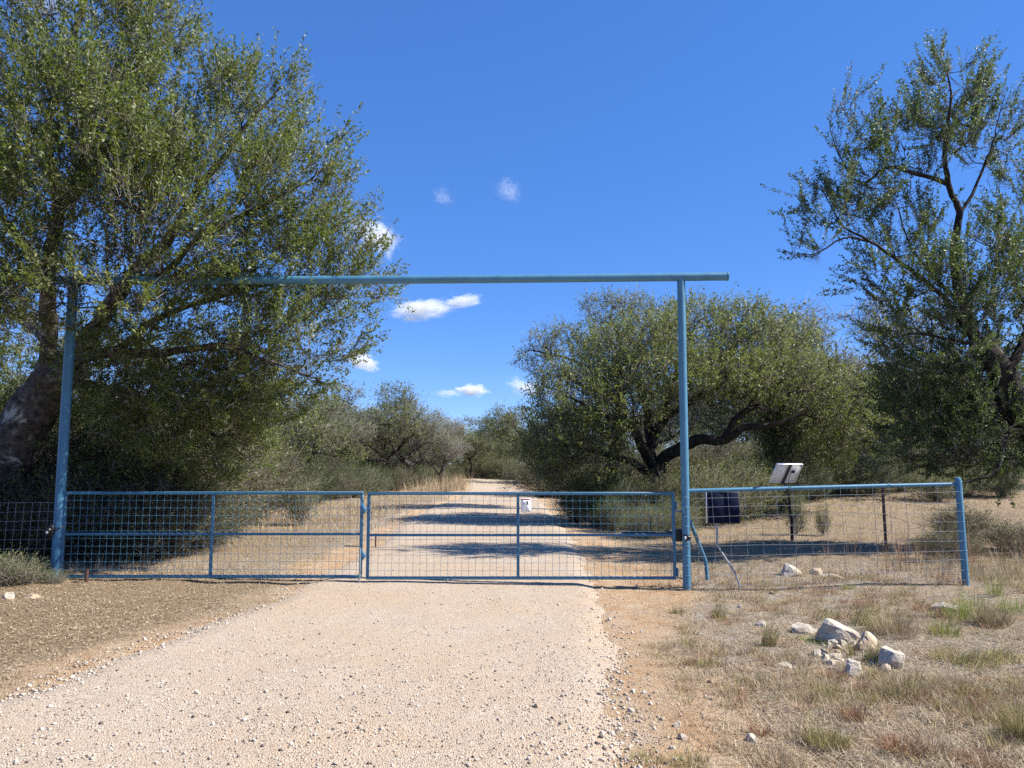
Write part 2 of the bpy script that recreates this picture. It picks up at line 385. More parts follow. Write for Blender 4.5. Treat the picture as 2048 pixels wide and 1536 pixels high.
def grid_mesh(name, xs, ys, zf, m):
    X, Y = np.meshgrid(xs, ys); Z = zf(X, Y)
    v = np.stack([X, Y, Z], -1).reshape(-1, 3); nx = len(xs); ny = len(ys)
    i = (np.arange(ny - 1)[:, None] * nx + np.arange(nx - 1)[None]).ravel()
    return np_mesh(name, v, np.stack([i, i + 1, i + 1 + nx, i + nx], 1), m, True), v
me, gv = grid_mesh('ground', axis(-8, 9, 0.10, -900, 900, 1.10), axis(2.8, 12.5, 0.10, -60, 1500, 1.07), lambda x, y: gz(x, y) + rough_h(x, y), M['soil'])
def dirt_amount(x, y):
    o = outside(x, y)
    d = 0.72 * (1 - sstep(0.35, 1.7, o + 0.5 * fbm(x * 0.8, y * 0.8, 37, 3))) * (x > 0) + 0.55 * (1 - sstep(0.2, 1.2, o)) * (x < 0)
    d = d + 0.5 * np.exp(-(((x - 1.6) / 1.5) ** 2 + ((y - 10.8) / 1.6) ** 2)) + 0.35 * np.exp(-(((x + 2.6) / 1.2) ** 2 + ((y - 12.5) / 1.6) ** 2))
    return d - 0.12
def litter_amount(x, y):
    return sstep(0.12, 0.75, xl(y) - x + 0.4 * fbm(x * 1.1, y * 1.1, 31, 3)) * (1 - sstep(9.9, 11.5, y)) * 0.9 + 0.8 * sstep(9.9, 11.5, y) * sstep(3.8, 5.2, -x) * (1 - sstep(15, 20, y)) * 0.3 + 0.62 * sstep(11.3, 14, y) * sstep(0.4, 1.3, outside(x, y) + 0.6 * fbm(x * 0.5, y * 0.5, 35, 3))
for nm, fn in (('dirt', dirt_amount), ('litter', litter_amount)):
    at = me.attributes.new(nm, 'FLOAT', 'POINT'); at.data.foreach_set('value', fn(gv[:, 0], gv[:, 1]).astype(np.float32))
tag(link('ground', me), 'dry sandy ground with thatch and bare orange soil', kind='structure')

def road_z(x, y):
    o = outside(x, y)
    return gz(x, y) + 0.040 - 0.11 * sstep(-0.35, 0.40, o + 0.14 * fbm(x * 2.2, y * 2.2, 23, 3)) + 0.012 * fbm(x * 2.0, y * 2.0, 41, 3) + 0.006 * fbm(x * 14, y * 14, 43, 2) + 0.03 * np.exp(-(o / 0.45) ** 2) * 0
ys = np.concatenate([np.arange(1.0, 13, 0.085), 13 + np.cumsum(0.085 * 1.03 ** np.arange(110))]); ys = ys[ys < 76]
S = np.linspace(0, 1, 110)
XL = xl(ys) - 0.45; XR = xr(ys) + 0.45
X = XL[:, None] + (XR - XL)[:, None] * S[None]; Y = np.repeat(ys[:, None], len(S), 1)
v = np.stack([X, Y, road_z(X, Y)], -1).reshape(-1, 3); nx = len(S)
i = (np.arange(len(ys) - 1)[:, None] * nx + np.arange(nx - 1)[None]).ravel()
tag(link('gravel_driveway', np_mesh('gravel_driveway', v, np.stack([i, i + 1, i + 1 + nx, i + nx], 1), M['gravel_road'], True)), 'pale caliche gravel driveway running through the gate', kind='structure')

def surf(x, y):                      # top of whatever lies there
    return np.maximum(gz(x, y) + rough_h(x, y), np.where(outside(x, y) < 0.45, road_z(x, y), -9))

# ------------------------------------------------------------------ foliage primitives
def leaves_geo(p, d, nrm, L, W):
    """kite leaves folded along the midrib: 4 verts, 2 tris"""
    s = unit(np.cross(d, nrm)); up = np.cross(s, d)
    m = p + d * (L * 0.52)[:, None]
    v = np.stack([p, m + s * (W / 2)[:, None] + up * (W * 0.16)[:, None], p + d * L[:, None], m - s * (W / 2)[:, None] + up * (W * 0.16)[:, None]], 1).reshape(-1, 3)
    b = np.arange(len(p)) * 4
    return v, np.concatenate([np.stack([b, b + 1, b + 2], 1), np.stack([b, b + 2, b + 3], 1)])
def rnd_unit(rg, n): return unit(rg.normal(size=(n, 3)))
def ribbons_geo(a, b, w, side):
    """thin twigs: 3-sided tapering sticks, 4 verts, 3 tris"""
    d = unit(b - a); s = unit(np.cross(d, side)); t = np.cross(d, s)
    w = w[:, None]
    v = np.stack([a + s * w, a - s * w * 0.5 + t * w * 0.87, a - s * w * 0.5 - t * w * 0.87, b], 1).reshape(-1, 3)
    k = np.arange(len(a)) * 4
    return v, np.concatenate([np.stack([k, k + 1, k + 3], 1), np.stack([k + 1, k + 2, k + 3], 1), np.stack([k + 2, k, k + 3], 1)])
def blades_geo(p, az, h, lean, w, rg):
    """bent grass blades: 5 verts, 3 tris"""
    n = len(p); dv = np.stack([np.cos(az), np.sin(az), np.zeros(n)], 1); sv = np.stack([-np.sin(az), np.cos(az), np.zeros(n)], 1)
    tw = rg.uniform(0, np.pi, n); sv = sv * np.cos(tw)[:, None] + dv * np.sin(tw)[:, None]
    z = np.array((0, 0, 1.0)); h = h[:, None]; lean = lean[:, None]; w = w[:, None]
    mid = p + z * h * 0.55 * np.cos(lean * 0.6) + dv * h * 0.55 * np.sin(lean * 0.6)
    tip = mid + (z * np.cos(lean * 1.5) + dv * np.sin(lean * 1.5)) * h * 0.5
    v = np.stack([p - sv * w, p + sv * w, mid + sv * w * 0.7, mid - sv * w * 0.7, tip], 1).reshape(-1, 3)
    b = np.arange(n) * 5
    return v, [np.stack([b, b + 1, b + 2, b + 3], 1), np.stack([b + 3, b + 2, b + 4], 1)]

# ------------------------------------------------------------------ trees
class Skel:
    def __init__(s, seed):
        s.rg = np.random.default_rng(seed); s.pos = np.zeros((60000, 3)); s.par = np.full(60000, -1); s.rmin = np.zeros(60000)
        s.plen = np.zeros(60000); s.dir = np.zeros((60000, 3)); s.limb = np.zeros(60000, bool); s.n = 0; s.slim = 0.62
    def push(s, p, par, r=0.0, limb=False):
        k = s.n; s.pos[k] = p; s.par[k] = par; s.rmin[k] = r; s.limb[k] = limb
        if par >= 0:
            d = p - s.pos[par]; L = np.linalg.norm(d) + 1e-9; s.plen[k] = s.plen[par] + L; s.dir[k] = d / L
            if s.par[par] < 0: s.dir[par] = d / L
        else: s.dir[k] = (0, 0, 1)
        s.n += 1; return k
    def limb_path(s, pts, r0, r1, step=0.16, wob=0.05):
        if s.n: r0, r1 = r0 * s.slim, r1 * s.slim
        pts = np.asarray(pts, float)
        if s.n == 0: cur = s.push(pts[0], -1, r0, True)
        else:
            j = int(np.argmin(np.linalg.norm(s.pos[:s.n] - pts[0], axis=1))); cur = j; pts[0] = s.pos[j]
        # Catmull-Rom through the points
        q = np.concatenate([[2 * pts[0] - pts[1]], pts, [2 * pts[-1] - pts[-2]]])
        out = []
        for k in range(1, len(q) - 2):
            n = max(2, int(np.linalg.norm(q[k + 1] - q[k]) / step))
            for t in np.linspace(0, 1, n, endpoint=False)[(1 if k == 1 else 0):]:
                out.append(0.5 * (2 * q[k] + (q[k + 1] - q[k - 1]) * t + (2 * q[k - 1] - 5 * q[k] + 4 * q[k + 1] - q[k + 2]) * t * t + (-q[k - 1] + 3 * q[k] - 3 * q[k + 1] + q[k + 2]) * t ** 3))
        out.append(pts[-1]); out = np.array(out); m = len(out)
        w = np.cumsum(s.rg.normal(size=(m, 3)), 0) * wob * 0.3; w -= np.linspace(0, 1, m)[:, None] * w[-1]
        out = out + w
        for k in range(m):
            f = (k + 1) / m; cur = s.push(out[k], cur, r0 + (r1 - r0) * f, True)
        return cur
    def grow(s, att, step=0.22, wob=0.05, pathw=0.22, maxd=None, sag=0.0):
        base = s.pos[:s.n]
        d0 = np.array([np.min(np.linalg.norm(base - a, axis=1)) for a in att])
        for a in att[np.argsort(d0)]:
            D = np.linalg.norm(s.pos[:s.n] - a, axis=1)
            v = a - s.pos[:s.n]
            cosv = np.einsum('ij,ij->i', v, s.dir[:s.n]) / (D + 1e-9)
            c = D * (1.25 - 0.35 * cosv) + pathw * s.plen[:s.n]
            j = int(np.argmin(c)); d = D[j]
            if d < step * 0.4 or s.n > 59000: continue
            m = max(2, int(d / step)); p0 = s.pos[j]
            c1 = p0 + s.dir[j] * d * 0.32 + s.rg.normal(size=3) * d * 0.12 + np.array((0, 0, sag * d))
            t = np.linspace(0, 1, m + 1)[1:, None]
            path = (1 - t) ** 2 * p0 + 2 * t * (1 - t) * c1 + t * t * a + s.rg.normal(size=(m, 3)) * wob * step * 1.6 * np.sin(np.pi * t)
            cur = j
            for q in path: cur = s.push(q, cur)
    def finish(s, rtip=0.005, expo=0.44):
        n = s.n; par = s.par[:n]; cnt = np.zeros(n); kids = np.zeros(n, int)
        np.add.at(kids, par[par >= 0], 1)
        cnt[kids == 0] = 1
        for k in range(n - 1, 0, -1):
            if par[k] >= 0: cnt[par[k]] += cnt[k]
        r = rtip * cnt ** expo
        r = np.where(s.limb[:n], np.maximum(s.rmin[:n], np.minimum(r, s.rmin[:n] * 1.0 + 0.02)), r)
        for k in range(1, n):
            if not s.limb[k] and par[k] >= 0: r[k] = min(r[k], r[par[k]] * (0.98 if s.limb[par[k]] is False else 0.9))
        # main continuation of each node
        main = np.full(n, -1); best = np.zeros(n)
        for k in range(1, n):
            q = par[k]
            if q >= 0 and r[k] > best[q]: best[q] = r[k]; main[q] = k
        s.r = r; s.cnt = cnt; s.kids = kids; s.main = main
    def wood(s, rsplit=0.02):
        n = s.n; out = []; ref = np.array((0.37, 0.21, 0.9)); ref /= np.linalg.norm(ref)
        P_ = s.pos[:n]; Dn = s.dir[:n]
        U = np.cross(Dn, ref); bad = np.linalg.norm(U, axis=1) < 1e-3; U[bad] = (1, 0, 0); U = unit(U); W = np.cross(U, Dn)
        V = []; Q = []; off = 0
        ch = np.arange(1, n); ch = ch[s.par[1:n] >= 0]; pr = s.par[ch]
        ismain = s.main[pr] == ch
        rp = np.where(ismain, s.r[pr], s.r[ch] * 1.15)
        for k, sel in ((9, s.r[ch] > 0.06), (5, (s.r[ch] <= 0.06) & (s.r[ch] > rsplit)), (3, s.r[ch] <= rsplit)):
            c = ch[sel]; p = pr[sel]; R0 = rp[sel]; mn = ismain[sel]
            if not len(c): continue
            a = np.linspace(0, 2 * np.pi, k, endpoint=False); ca = np.cos(a)[None, :, None]; sa = np.sin(a)[None, :, None]
            Up = np.where(mn[:, None], U[p], U[c]); Wp = np.where(mn[:, None], W[p], W[c])
            lump = lambda idx: 1 + 0.10 * np.sin(a[None] * 3 + idx[:, None] * 0.9) * (k > 5)
            r0 = P_[p][:, None] + (R0[:, None] * lump(p))[:, :, None] * (ca * Up[:, None] + sa * Wp[:, None])
            r1 = P_[c][:, None] + (s.r[c][:, None] * lump(c))[:, :, None] * (ca * U[c][:, None] + sa * W[c][:, None])
            v = np.concatenate([r0, r1], 1).reshape(-1, 3); b = (np.arange(len(c)) * 2 * k)[:, None] + off
            i = np.arange(k)[None]; j = (i + 1) % k
            Q.append(np.stack([b + i, b + j, b + k + j, b + k + i], -1).reshape(-1, 4)); V.append(v); off += len(v)
        return np.concatenate(V), np.concatenate(Q)
    def shoots(s, per_tip, L, up=0.5, along=0.5, spread=0.8, tipcnt=3, centre=None, outw=0.3):
        rg = s.rg; n = s.n
        idx = np.where((s.cnt[:n] <= tipcnt) & ~s.limb[:n])[0]
        tips = s.kids[idx] == 0
        cntS = np.where(tips, rg.poisson(per_tip, len(idx)), rg.poisson(per_tip * 0.35, len(idx)))
        k = np.repeat(idx, cntS); m = len(k)
        p = s.pos[k] + rg.normal(size=(m, 3)) * 0.03
        d = s.dir[k] * along + rnd_unit(rg, m) * spread + np.array((0, 0, up))
        if centre is not None: d = d + unit(p - centre) * outw
        return p, unit(d), rg.uniform(L[0], L[1], m)

def leafy(rg, p, d, L, per_m, lsize, up=0.6, curve=0.25, jitter=0.03, lw=0.46, align=0.7):
    """leaves along shoots -> leaf geometry, shoot tips"""
    n = np.maximum(3, (L * per_m * rg.uniform(0.7, 1.25, len(L))).astype(int))
    k = np.repeat(np.arange(len(L)), n); m = len(k)
    t = rg.uniform(0.08, 1.02, m) ** 0.85
    base = p[k] + d[k] * (L[k] * t)[:, None]; base[:, 2] += curve * L[k] * t * t
    base += rg.normal(size=(m, 3)) * jitter
    ld = unit(d[k] * align + rnd_unit(rg, m) * 0.95 + np.array((0, 0, 0.15)))
    nr = unit(rnd_unit(rg, m) * 0.75 + np.array((0.30, 0.0, up)))      # leaves turn towards the light
    S_ = lsize * rg.uniform(0.65, 1.3, m)
    tip = p + d * L[:, None]; tip[:, 2] += curve * L
    return leaves_geo(base, ld, nr, S_, S_ * lw), tip

def tree(name, root, sk, leafm, barkm, twigm, lsize, per_m, shoots, bare=0.0, bareshoots=None, up=0.6, curve=0.25, tw=0.004, jitter=0.03, lw=0.46):
    """wood + leaves under a root Empty; coordinates are local to the root"""
    o = np.array(root.location)
    V, Q = sk.wood(); V = V - o
    p, d, L = shoots
    (lv, lf), tip = leafy(sk.rg, p, d, L, per_m, lsize, up, curve, jitter, lw)
    rv, rf = ribbons_geo(p, tip, np.full(len(p), tw), rnd_unit(sk.rg, len(p)))
    tv = [rv]; tf = [rf]
    if bareshoots is not None:
        bp, bd, bl = bareshoots
        k = 3                                   # forked dead twigs
        for q in range(k):
            dd = unit(bd + rnd_unit(sk.rg, len(bp)) * 0.75); st = bp + bd * (bl * (0.25 * q))[:, None]
            v2, f2 = ribbons_geo(st, st + dd * (bl * sk.rg.uniform(0.5, 1.0, len(bl)))[:, None], np.full(len(bp), tw * 1.1), rnd_unit(sk.rg, len(bp)))
            tv.append(v2); tf.append(f2)
    nv = len(V); allv = [V]; tris = []
    for a, b in zip(tv, tf): allv.append(a - o); tris.append(b + nv); nv += len(a)
    tris = np.concatenate(tris)
    mi = np.concatenate([np.zeros(len(Q)), np.ones(len(tris))])
    wood = np_mesh(name + '_trunk', np.concatenate(allv), [Q, tris], [barkm, twigm], True, mi)
    crown = np_mesh(name + '_crown', lv - o, lf, leafm)
    a = link('trunk', wood, root); b = link('crown', crown, root)
    return a, b

def lobe_points(rg, lobes, total):
    """random points in ellipsoids, denser towards the shell"""
    w = np.array([(l[6] if len(l) > 6 else 1.0) * l[3] * l[5] * l[4] ** 0.35 for l in lobes]); w = w / w.sum(); out = []
    for l, k in zip(lobes, (w * total).astype(int)):
        u = rnd_unit(rg, k); rad = rg.uniform(0.25, 1, k) ** 0.45
        out.append(np.array(l[:3]) + u * rad[:, None] * np.array(l[3:6]))
    return np.concatenate(out)
def LB(px, py, rx, ry, Y, ryd, w=None):        # lobe given by its place in the photograph, its distance and its depth
    c = P(px, py, Y); s = Y / FPX / CP
    t = [c[0], c[1], c[2], rx * s, ryd, ry * s]
    if w: t.append(w)
    return t

print('setup', round(time.time() - T0, 1))
# ------------------------------------------------------------------ the large oak by the left post
def clip_lobes(pts, zmin=0.25): return pts[pts[:, 2] > zmin]
OD = 12.0
sk = Skel(5)
base = P(-95, 1110, OD); base[2] = float(gz(base[0], base[1])) - 0.15
sk.limb_path([base, P(-30, 1000, OD), P(35, 880, OD), P(98, 780, OD), P(135, 725, OD)], 0.46, 0.33, wob=0.04)
sk.limb_path([P(135, 725, OD), P(195, 655, 11.7), P(262, 560, 11.4), P(340, 470, 11.2), P(400, 370, 11.0), P(480, 260, 11.0), P(560, 175, 11.0)], 0.24, 0.03)
sk.limb_path([P(262, 560, 11.4), P(330, 545, 10.9), P(430, 470, 10.6), P(560, 400, 10.4), P(660, 330, 10.4)], 0.11, 0.02)
sk.limb_path([P(135, 725, OD), P(215, 700, 11.5), P(330, 705, 11.2), P(430, 690, 10.9), P(540, 720, 10.7), P(640, 760, 10.7)], 0.17, 0.02)
sk.limb_path([P(215, 700, 11.5), P(320, 640, 11.6), P(450, 590, 11.6), P(600, 560, 11.4), P(740, 560, 11.2)], 0.10, 0.015)
sk.limb_path([P(98, 780, OD), P(170, 765, 12.2), P(290, 800, 12.4), P(400, 850, 12.4), P(500, 920, 12.3)], 0.12, 0.02)
sk.limb_path([P(98, 780, OD), P(100, 680, 11.6), P(95, 560, 10.9), P(110, 430, 10.2), P(90, 280, 9.7), P(130, 120, 9.4), P(180, -40, 9.3)], 0.22, 0.04)
sk.limb_path([P(95, 560, 10.9), P(40, 470, 10.0), P(-40, 380, 9.4), P(-120, 260, 9.2)], 0.13, 0.03)
sk.limb_path([P(110, 430, 10.2), P(190, 330, 10.2), P(270, 200, 10.4), P(320, 60, 10.4)], 0.12, 0.02)
sk.limb_path([P(100, 680, 11.6), P(60, 640, 12.2), P(-40, 560, 13), P(-160, 480, 13.5)], 0.16, 0.04)
sk.limb_path([P(195, 655, 11.7), P(210, 600, 10.6), P(230, 590, 9.6), P(220, 575, 9.0)], 0.07, 0.02)
lob = [LB(150, 60, 200, 170, 9.8, 1.5), LB(60, 260, 190, 160, 9.3, 1.5), LB(250, 270, 150, 150, 10.0, 1.4), LB(110, 470, 190, 130, 9.6, 1.5),
       LB(490, 250, 105, 95, 10.9, 1.1), LB(570, 190, 40, 65, 11.0, 0.6), LB(460, 190, 50, 60, 11.0, 0.6), LB(590, 390, 105, 110, 10.6, 1.2), LB(665, 320, 25, 60, 10.6, 0.5),
       LB(430, 400, 140, 120, 10.6, 1.4), LB(670, 500, 80, 75, 11.0, 0.9), LB(720, 580, 65, 40, 11.1, 0.6), LB(560, 560, 150, 90, 11.0, 1.3),
       LB(600, 690, 120, 80, 10.9, 1.1), LB(400, 640, 170, 100, 11.2, 1.5), LB(520, 785, 115, 70, 11.4, 1.1), LB(380, 820, 150, 100, 12.0, 1.4),
       LB(230, 600, 90, 45, 9.0, 0.5, 1.15), LB(60, 610, 110, 70, 9.6, 0.8), LB(440, 910, 90, 45, 12.6, 0.7, 0.5), LB(260, 920, 150, 70, 12.8, 0.9, 0.5), LB(-150, 400, 170, 260, 12.0, 2.5, 0.3), LB(40, 740, 140, 120, 13.6, 1.2),
       LB(310, 60, 70, 90, 10.4, 0.9), LB(220, 760, 120, 90, 12.6, 1.0), LB(130, 300, 170, 200, 8.7, 0.6, 0.8), LB(330, 470, 130, 110, 9.4, 0.7, 0.9), LB(330, 740, 190, 110, 11.6, 1.0), LB(300, 880, 230, 95, 12.6, 0.9, 0.45), LB(430, 860, 105, 90, 12.2, 0.8, 0.5), LB(250, 780, 150, 80, 12.9, 0.8, 0.8), LB(430, 780, 150, 80, 12.2, 0.8, 0.8),
       LB(90, 880, 110, 110, 13.4, 0.9), LB(20, 560, 120, 110, 8.8, 0.6), LB(300, 350, 120, 120, 9.6, 0.8)]
att = clip_lobes(lobe_points(sk.rg, lob, 5600), 0.45)
sk.grow(att, step=0.17, wob=0.06, pathw=0.16)
sk.finish(0.0046, 0.46)
ctr = P(250, 650, 11.5)
sh = sk.shoots(3.3, (0.18, 0.58), up=0.45, along=0.9, spread=0.40, tipcnt=3, centre=ctr, outw=0.55)
bs_ = sk.shoots(1.1, (0.15, 0.45), up=0.0, along=0.5, spread=1.0, tipcnt=8)
oak = empty('live_oak', tuple(base)); tag(oak, 'large live oak leaning over the left gate post, its crown reaching above the crossbeam', 'tree')
tree('live_oak', oak, sk, M['leaf_oak'], M['bark_oak'], M['twig'], 0.052, 54, sh, bareshoots=bs_, up=0.7, tw=0.0035, jitter=0.016, curve=0.2)
print('oak', sk.n, len(sh[0]), round(time.time() - T0, 1))

# ------------------------------------------------------------------ the tall dark tree at the right
TD = 14.0
sk = Skel(8); sk.slim = 0.66
base = P(2110, 1010, TD); base[2] = float(gz(base[0], base[1])) - 0.15
sk.limb_path([base, P(2085, 920, TD), P(2040, 830, TD), P(2005, 755, TD), P(1960, 690, TD)], 0.34, 0.22, wob=0.03)
sk.limb_path([P(1960, 690, TD), P(1925, 610, TD), P(1905, 520, TD), P(1912, 430, TD), P(1890, 370, 13.9), P(1885, 280, 13.8), P(1895, 190, 13.8), P(1885, 120, 13.8)], 0.17, 0.015)
sk.limb_path([P(1890, 370, 13.9), P(1835, 348, 13.7), P(1775, 335, 13.6), P(1720, 368, 13.5), P(1690, 330, 13.4), P(1660, 260, 13.4)], 0.075, 0.012)
sk.limb_path([P(1960, 690, TD), P(1890, 600, 13.7), P(1800, 520, 13.4), P(1740, 480, 13.2), P(1690, 450, 13.1), P(1650, 390, 13.0)], 0.11, 0.012)
sk.limb_path([P(1740, 480, 13.2), P(1690, 475, 13.0), P(1640, 505, 12.9), P(1580, 510, 12.8)], 0.04, 0.01)
sk.limb_path([P(1925, 610, TD), P(1860, 540, 14.3), P(1810, 470, 14.6), P(1790, 400, 14.6)], 0.07, 0.012)
sk.limb_path([P(2005, 755, TD), P(2060, 640, 14.2), P(2080, 500, 14.4), P(2060, 380, 14.4)], 0.14, 0.02)
sk.limb_path([P(1912, 430, TD), P(1960, 350, 14.1), P(1990, 260, 14.2), P(2010, 190, 14.2)], 0.06, 0.01)
sk.limb_path([P(2040, 830, TD), P(2010, 880, 13.6), P(1992, 935, 13.4), P(1950, 957, 13.3), P(1880, 975, 13.2)], 0.09, 0.02)
sk.limb_path([P(1960, 690, TD), P(1900, 680, 13.5), P(1840, 670, 13.3), P(1770, 680, 13.2)], 0.07, 0.015)
sk.limb_path([P(2005, 755, TD), P(1950, 790, 14.6), P(1890, 820, 14.8), P(1840, 860, 14.8)], 0.08, 0.02)
lob = [LB(1900, 210, 60, 120, 13.8, 0.7), LB(1960, 260, 70, 90, 14.1, 0.7), LB(1850, 290, 70, 70, 13.7, 0.6), LB(1745, 310, 60, 75, 13.5, 0.6), LB(1690, 250, 25, 60, 13.4, 0.4, 1.15),
       LB(1660, 410, 65, 65, 13.1, 0.6), LB(1620, 490, 55, 25, 12.9, 0.35, 1.15), LB(1740, 430, 60, 60, 13.4, 0.6), LB(1800, 450, 70, 80, 14.3, 0.8), LB(1790, 560, 90, 60, 13.5, 0.8),
       LB(1870, 600, 90, 80, 13.5, 1.0), LB(1960, 560, 90, 110, 13.6, 1.0), LB(2060, 430, 70, 120, 14.4, 0.9), LB(2060, 650, 90, 140, 14.0, 1.1), LB(1850, 700, 90, 70, 13.4, 0.8, 1.15),
       LB(1900, 800, 130, 90, 14.4, 1.0, 2.0), LB(1990, 880, 110, 70, 14.2, 0.9, 1.9), LB(1870, 890, 110, 50, 14.2, 0.8, 1.9), LB(1940, 720, 90, 80, 14.8, 0.7, 1.8)]
att = clip_lobes(lobe_points(sk.rg, lob, 1500), 0.5)
sk.grow(att, step=0.17, wob=0.07, pathw=0.10)
sk.finish(0.0055, 0.42)
ctr = P(1960, 720, TD)
sh = sk.shoots(2.5, (0.30, 0.80), up=0.75, along=1.1, spread=0.22, tipcnt=3, centre=ctr, outw=0.35)
bs_ = sk.shoots(1.3, (0.2, 0.5), up=0.1, along=0.6, spread=0.9, tipcnt=8)
rt = empty('live_oak', tuple(base)); tag(rt, 'tall dark tree with long upswept leafy shoots behind the right fence panel', 'tree')
tree('upswept_oak', rt, sk, M['leaf_right'], M['bark_dark'], M['twig'], 0.046, 88, sh, bareshoots=bs_, up=0.5, curve=0.15, tw=0.005, jitter=0.014, lw=0.55)
print('right tree', sk.n, len(sh[0]), round(time.time() - T0, 1))

# ------------------------------------------------------------------ the spreading oak beside the driveway
AD = 22.0
sk = Skel(21); sk.slim = 0.95
base = P(1312, 1000, AD); base[2] = float(gz(base[0], base[1])) - 0.2
sk.limb_path([base, P(1312, 965, AD), P(1306, 935, AD)], 0.42, 0.34, wob=0.02)
sk.limb_path([P(1306, 935, AD), P(1282, 895, 21.6), P(1262, 850, 21.2), P(1215, 830, 20.8), P(1150, 800, 20.5)], 0.19, 0.04)
sk.limb_path([P(1306, 935, AD), P(1305, 890, 22), P(1325, 850, 22), P(1380, 805, 22), P(1440, 770, 22), P(1490, 700, 22)], 0.19, 0.04)
sk.limb_path([P(1306, 935, AD), P(1345, 905, 21.8), P(1390, 880, 21.6), P(1440, 878, 21.4), P(1490, 850, 21.2), P(1540, 850, 21), P(1600, 830, 21)], 0.22, 0.05)
sk.limb_path([P(1440, 878, 21.4), P(1480, 830, 21.5), P(1560, 790, 21.6), P(1640, 780, 21.6)], 0.10, 0.03)
sk.limb_path([P(1312, 965, AD), P(1270, 925, 21.5), P(1232, 916, 21.2), P(1190, 900, 20.8), P(1130, 890, 20.4)], 0.15, 0.03)
sk.limb_path([P(1305, 890, 22), P(1285, 800, 22.6), P(1250, 730, 23), P(1220, 680, 23.3)], 0.16, 0.04)
sk.limb_path([P(1325, 850, 22), P(1350, 760, 23), P(1370, 690, 23.5), P(1400, 640, 23.5)], 0.12, 0.03)
lob = [LB(1150, 810, 90, 80, 20.8, 1.5), LB(1220, 740, 90, 75, 21.5, 1.6), LB(1300, 720, 110, 80, 21.5, 1.7), LB(1400, 690, 110, 70, 22.5, 1.6), LB(1500, 710, 90, 75, 22.2, 1.6),
       LB(1440, 770, 120, 60, 20.9, 1.4), LB(1570, 780, 90, 75, 21.4, 1.5), LB(1660, 800, 80, 60, 21.6, 1.3), LB(1700, 850, 80, 50, 21.4, 1.2), LB(1130, 890, 80, 60, 20.6, 1.2, 1.15), LB(1200, 880, 70, 50, 20.4, 1.0, 1.15),
       LB(1600, 850, 70, 40, 22.8, 0.8, 0.8), LB(1270, 800, 90, 50, 20.8, 1.2), LB(1100, 900, 50, 60, 21.5, 0.9, 1.15), LB(1380, 640, 60, 30, 23.3, 0.8), LB(1480, 650, 70, 40, 22.8, 1.0), LB(1330, 760, 120, 50, 20.2, 0.9), LB(1180, 950, 90, 50, 20.6, 0.9), LB(1230, 830, 90, 60, 20.0, 0.8), LB(1640, 880, 90, 60, 22.0, 1.0), LB(1590, 720, 60, 60, 22.6, 1.0)]
att = clip_lobes(lobe_points(sk.rg, lob, 3500), 0.6)
sk.grow(att, step=0.28, wob=0.06, pathw=0.16)
sk.finish(0.007, 0.45)
sh = sk.shoots(3.6, (0.25, 0.65), up=0.55, along=0.8, spread=0.55, tipcnt=3, centre=P(1350, 850, 22), outw=0.3)
bs_ = sk.shoots(0.7, (0.25, 0.6), up=0.0, along=0.5, spread=1.0, tipcnt=6)
oa = empty('live_oak', tuple(base)); tag(oa, 'broad spreading live oak with dark forked limbs beside the driveway', 'tree')
tree('spreading_oak', oa, sk, M['leaf_mid'], M['bark_dark'], M['twig'], 0.078, 23, sh, bareshoots=bs_, up=0.7, tw=0.005)
print('oak a', sk.n, len(sh[0]), round(time.time() - T0, 1))

# the taller oak behind it, reaching towards the driveway
BD = 27.0
sk = Skel(33); sk.slim = 0.85
base = P(1225, 985, BD); base[2] = float(gz(base[0], base[1])) - 0.2
sk.limb_path([base, P(1228, 900, BD), P(1240, 820, BD), P(1235, 740, BD)], 0.30, 0.17, wob=0.03)
sk.limb_path([P(1240, 820, BD), P(1190, 745, 26.6), P(1130, 715, 26.2), P(1060, 700, 26)], 0.12, 0.03)
sk.limb_path([P(1235, 740, BD), P(1240, 680, BD), P(1220, 640, BD), P(1225, 610, BD)], 0.12, 0.03)
sk.limb_path([P(1235, 740, BD), P(1290, 690, 27.4), P(1340, 650, 27.6)], 0.09, 0.03)
lob = [LB(1075, 715, 45, 45, 26, 1.0), LB(1120, 690, 50, 40, 26.2, 1.2), LB(1110, 770, 45, 30, 26, 0.9), LB(1180, 680, 50, 40, 26.6, 1.2), LB(1215, 625, 60, 35, 27, 1.3), LB(1270, 625, 45, 32, 27.3, 1.1), LB(1320, 660, 60, 45, 27.6, 1.3), LB(1230, 700, 70, 50, 27.5, 1.4), LB(1160, 800, 60, 50, 27.5, 1.2)]
att = lobe_points(sk.rg, lob, 950)
sk.grow(att, step=0.3, wob=0.08, pathw=0.14); sk.finish(0.008, 0.44)
sh = sk.shoots(3.2, (0.22, 0.5), up=0.5, along=0.6, spread=0.8, tipcnt=3)
bs_ = sk.shoots(0.6, (0.25, 0.6), up=0.0, along=0.5, spread=1.0, tipcnt=6)
ob = empty('live_oak', tuple(base)); tag(ob, 'open-crowned live oak rising behind the spreading oak, limb reaching over the driveway', 'tree')
tree('open_oak', ob, sk, M['leaf_olive'], M['bark_dark'], M['twig'], 0.075, 22, sh, bareshoots=bs_, up=0.7, tw=0.006)

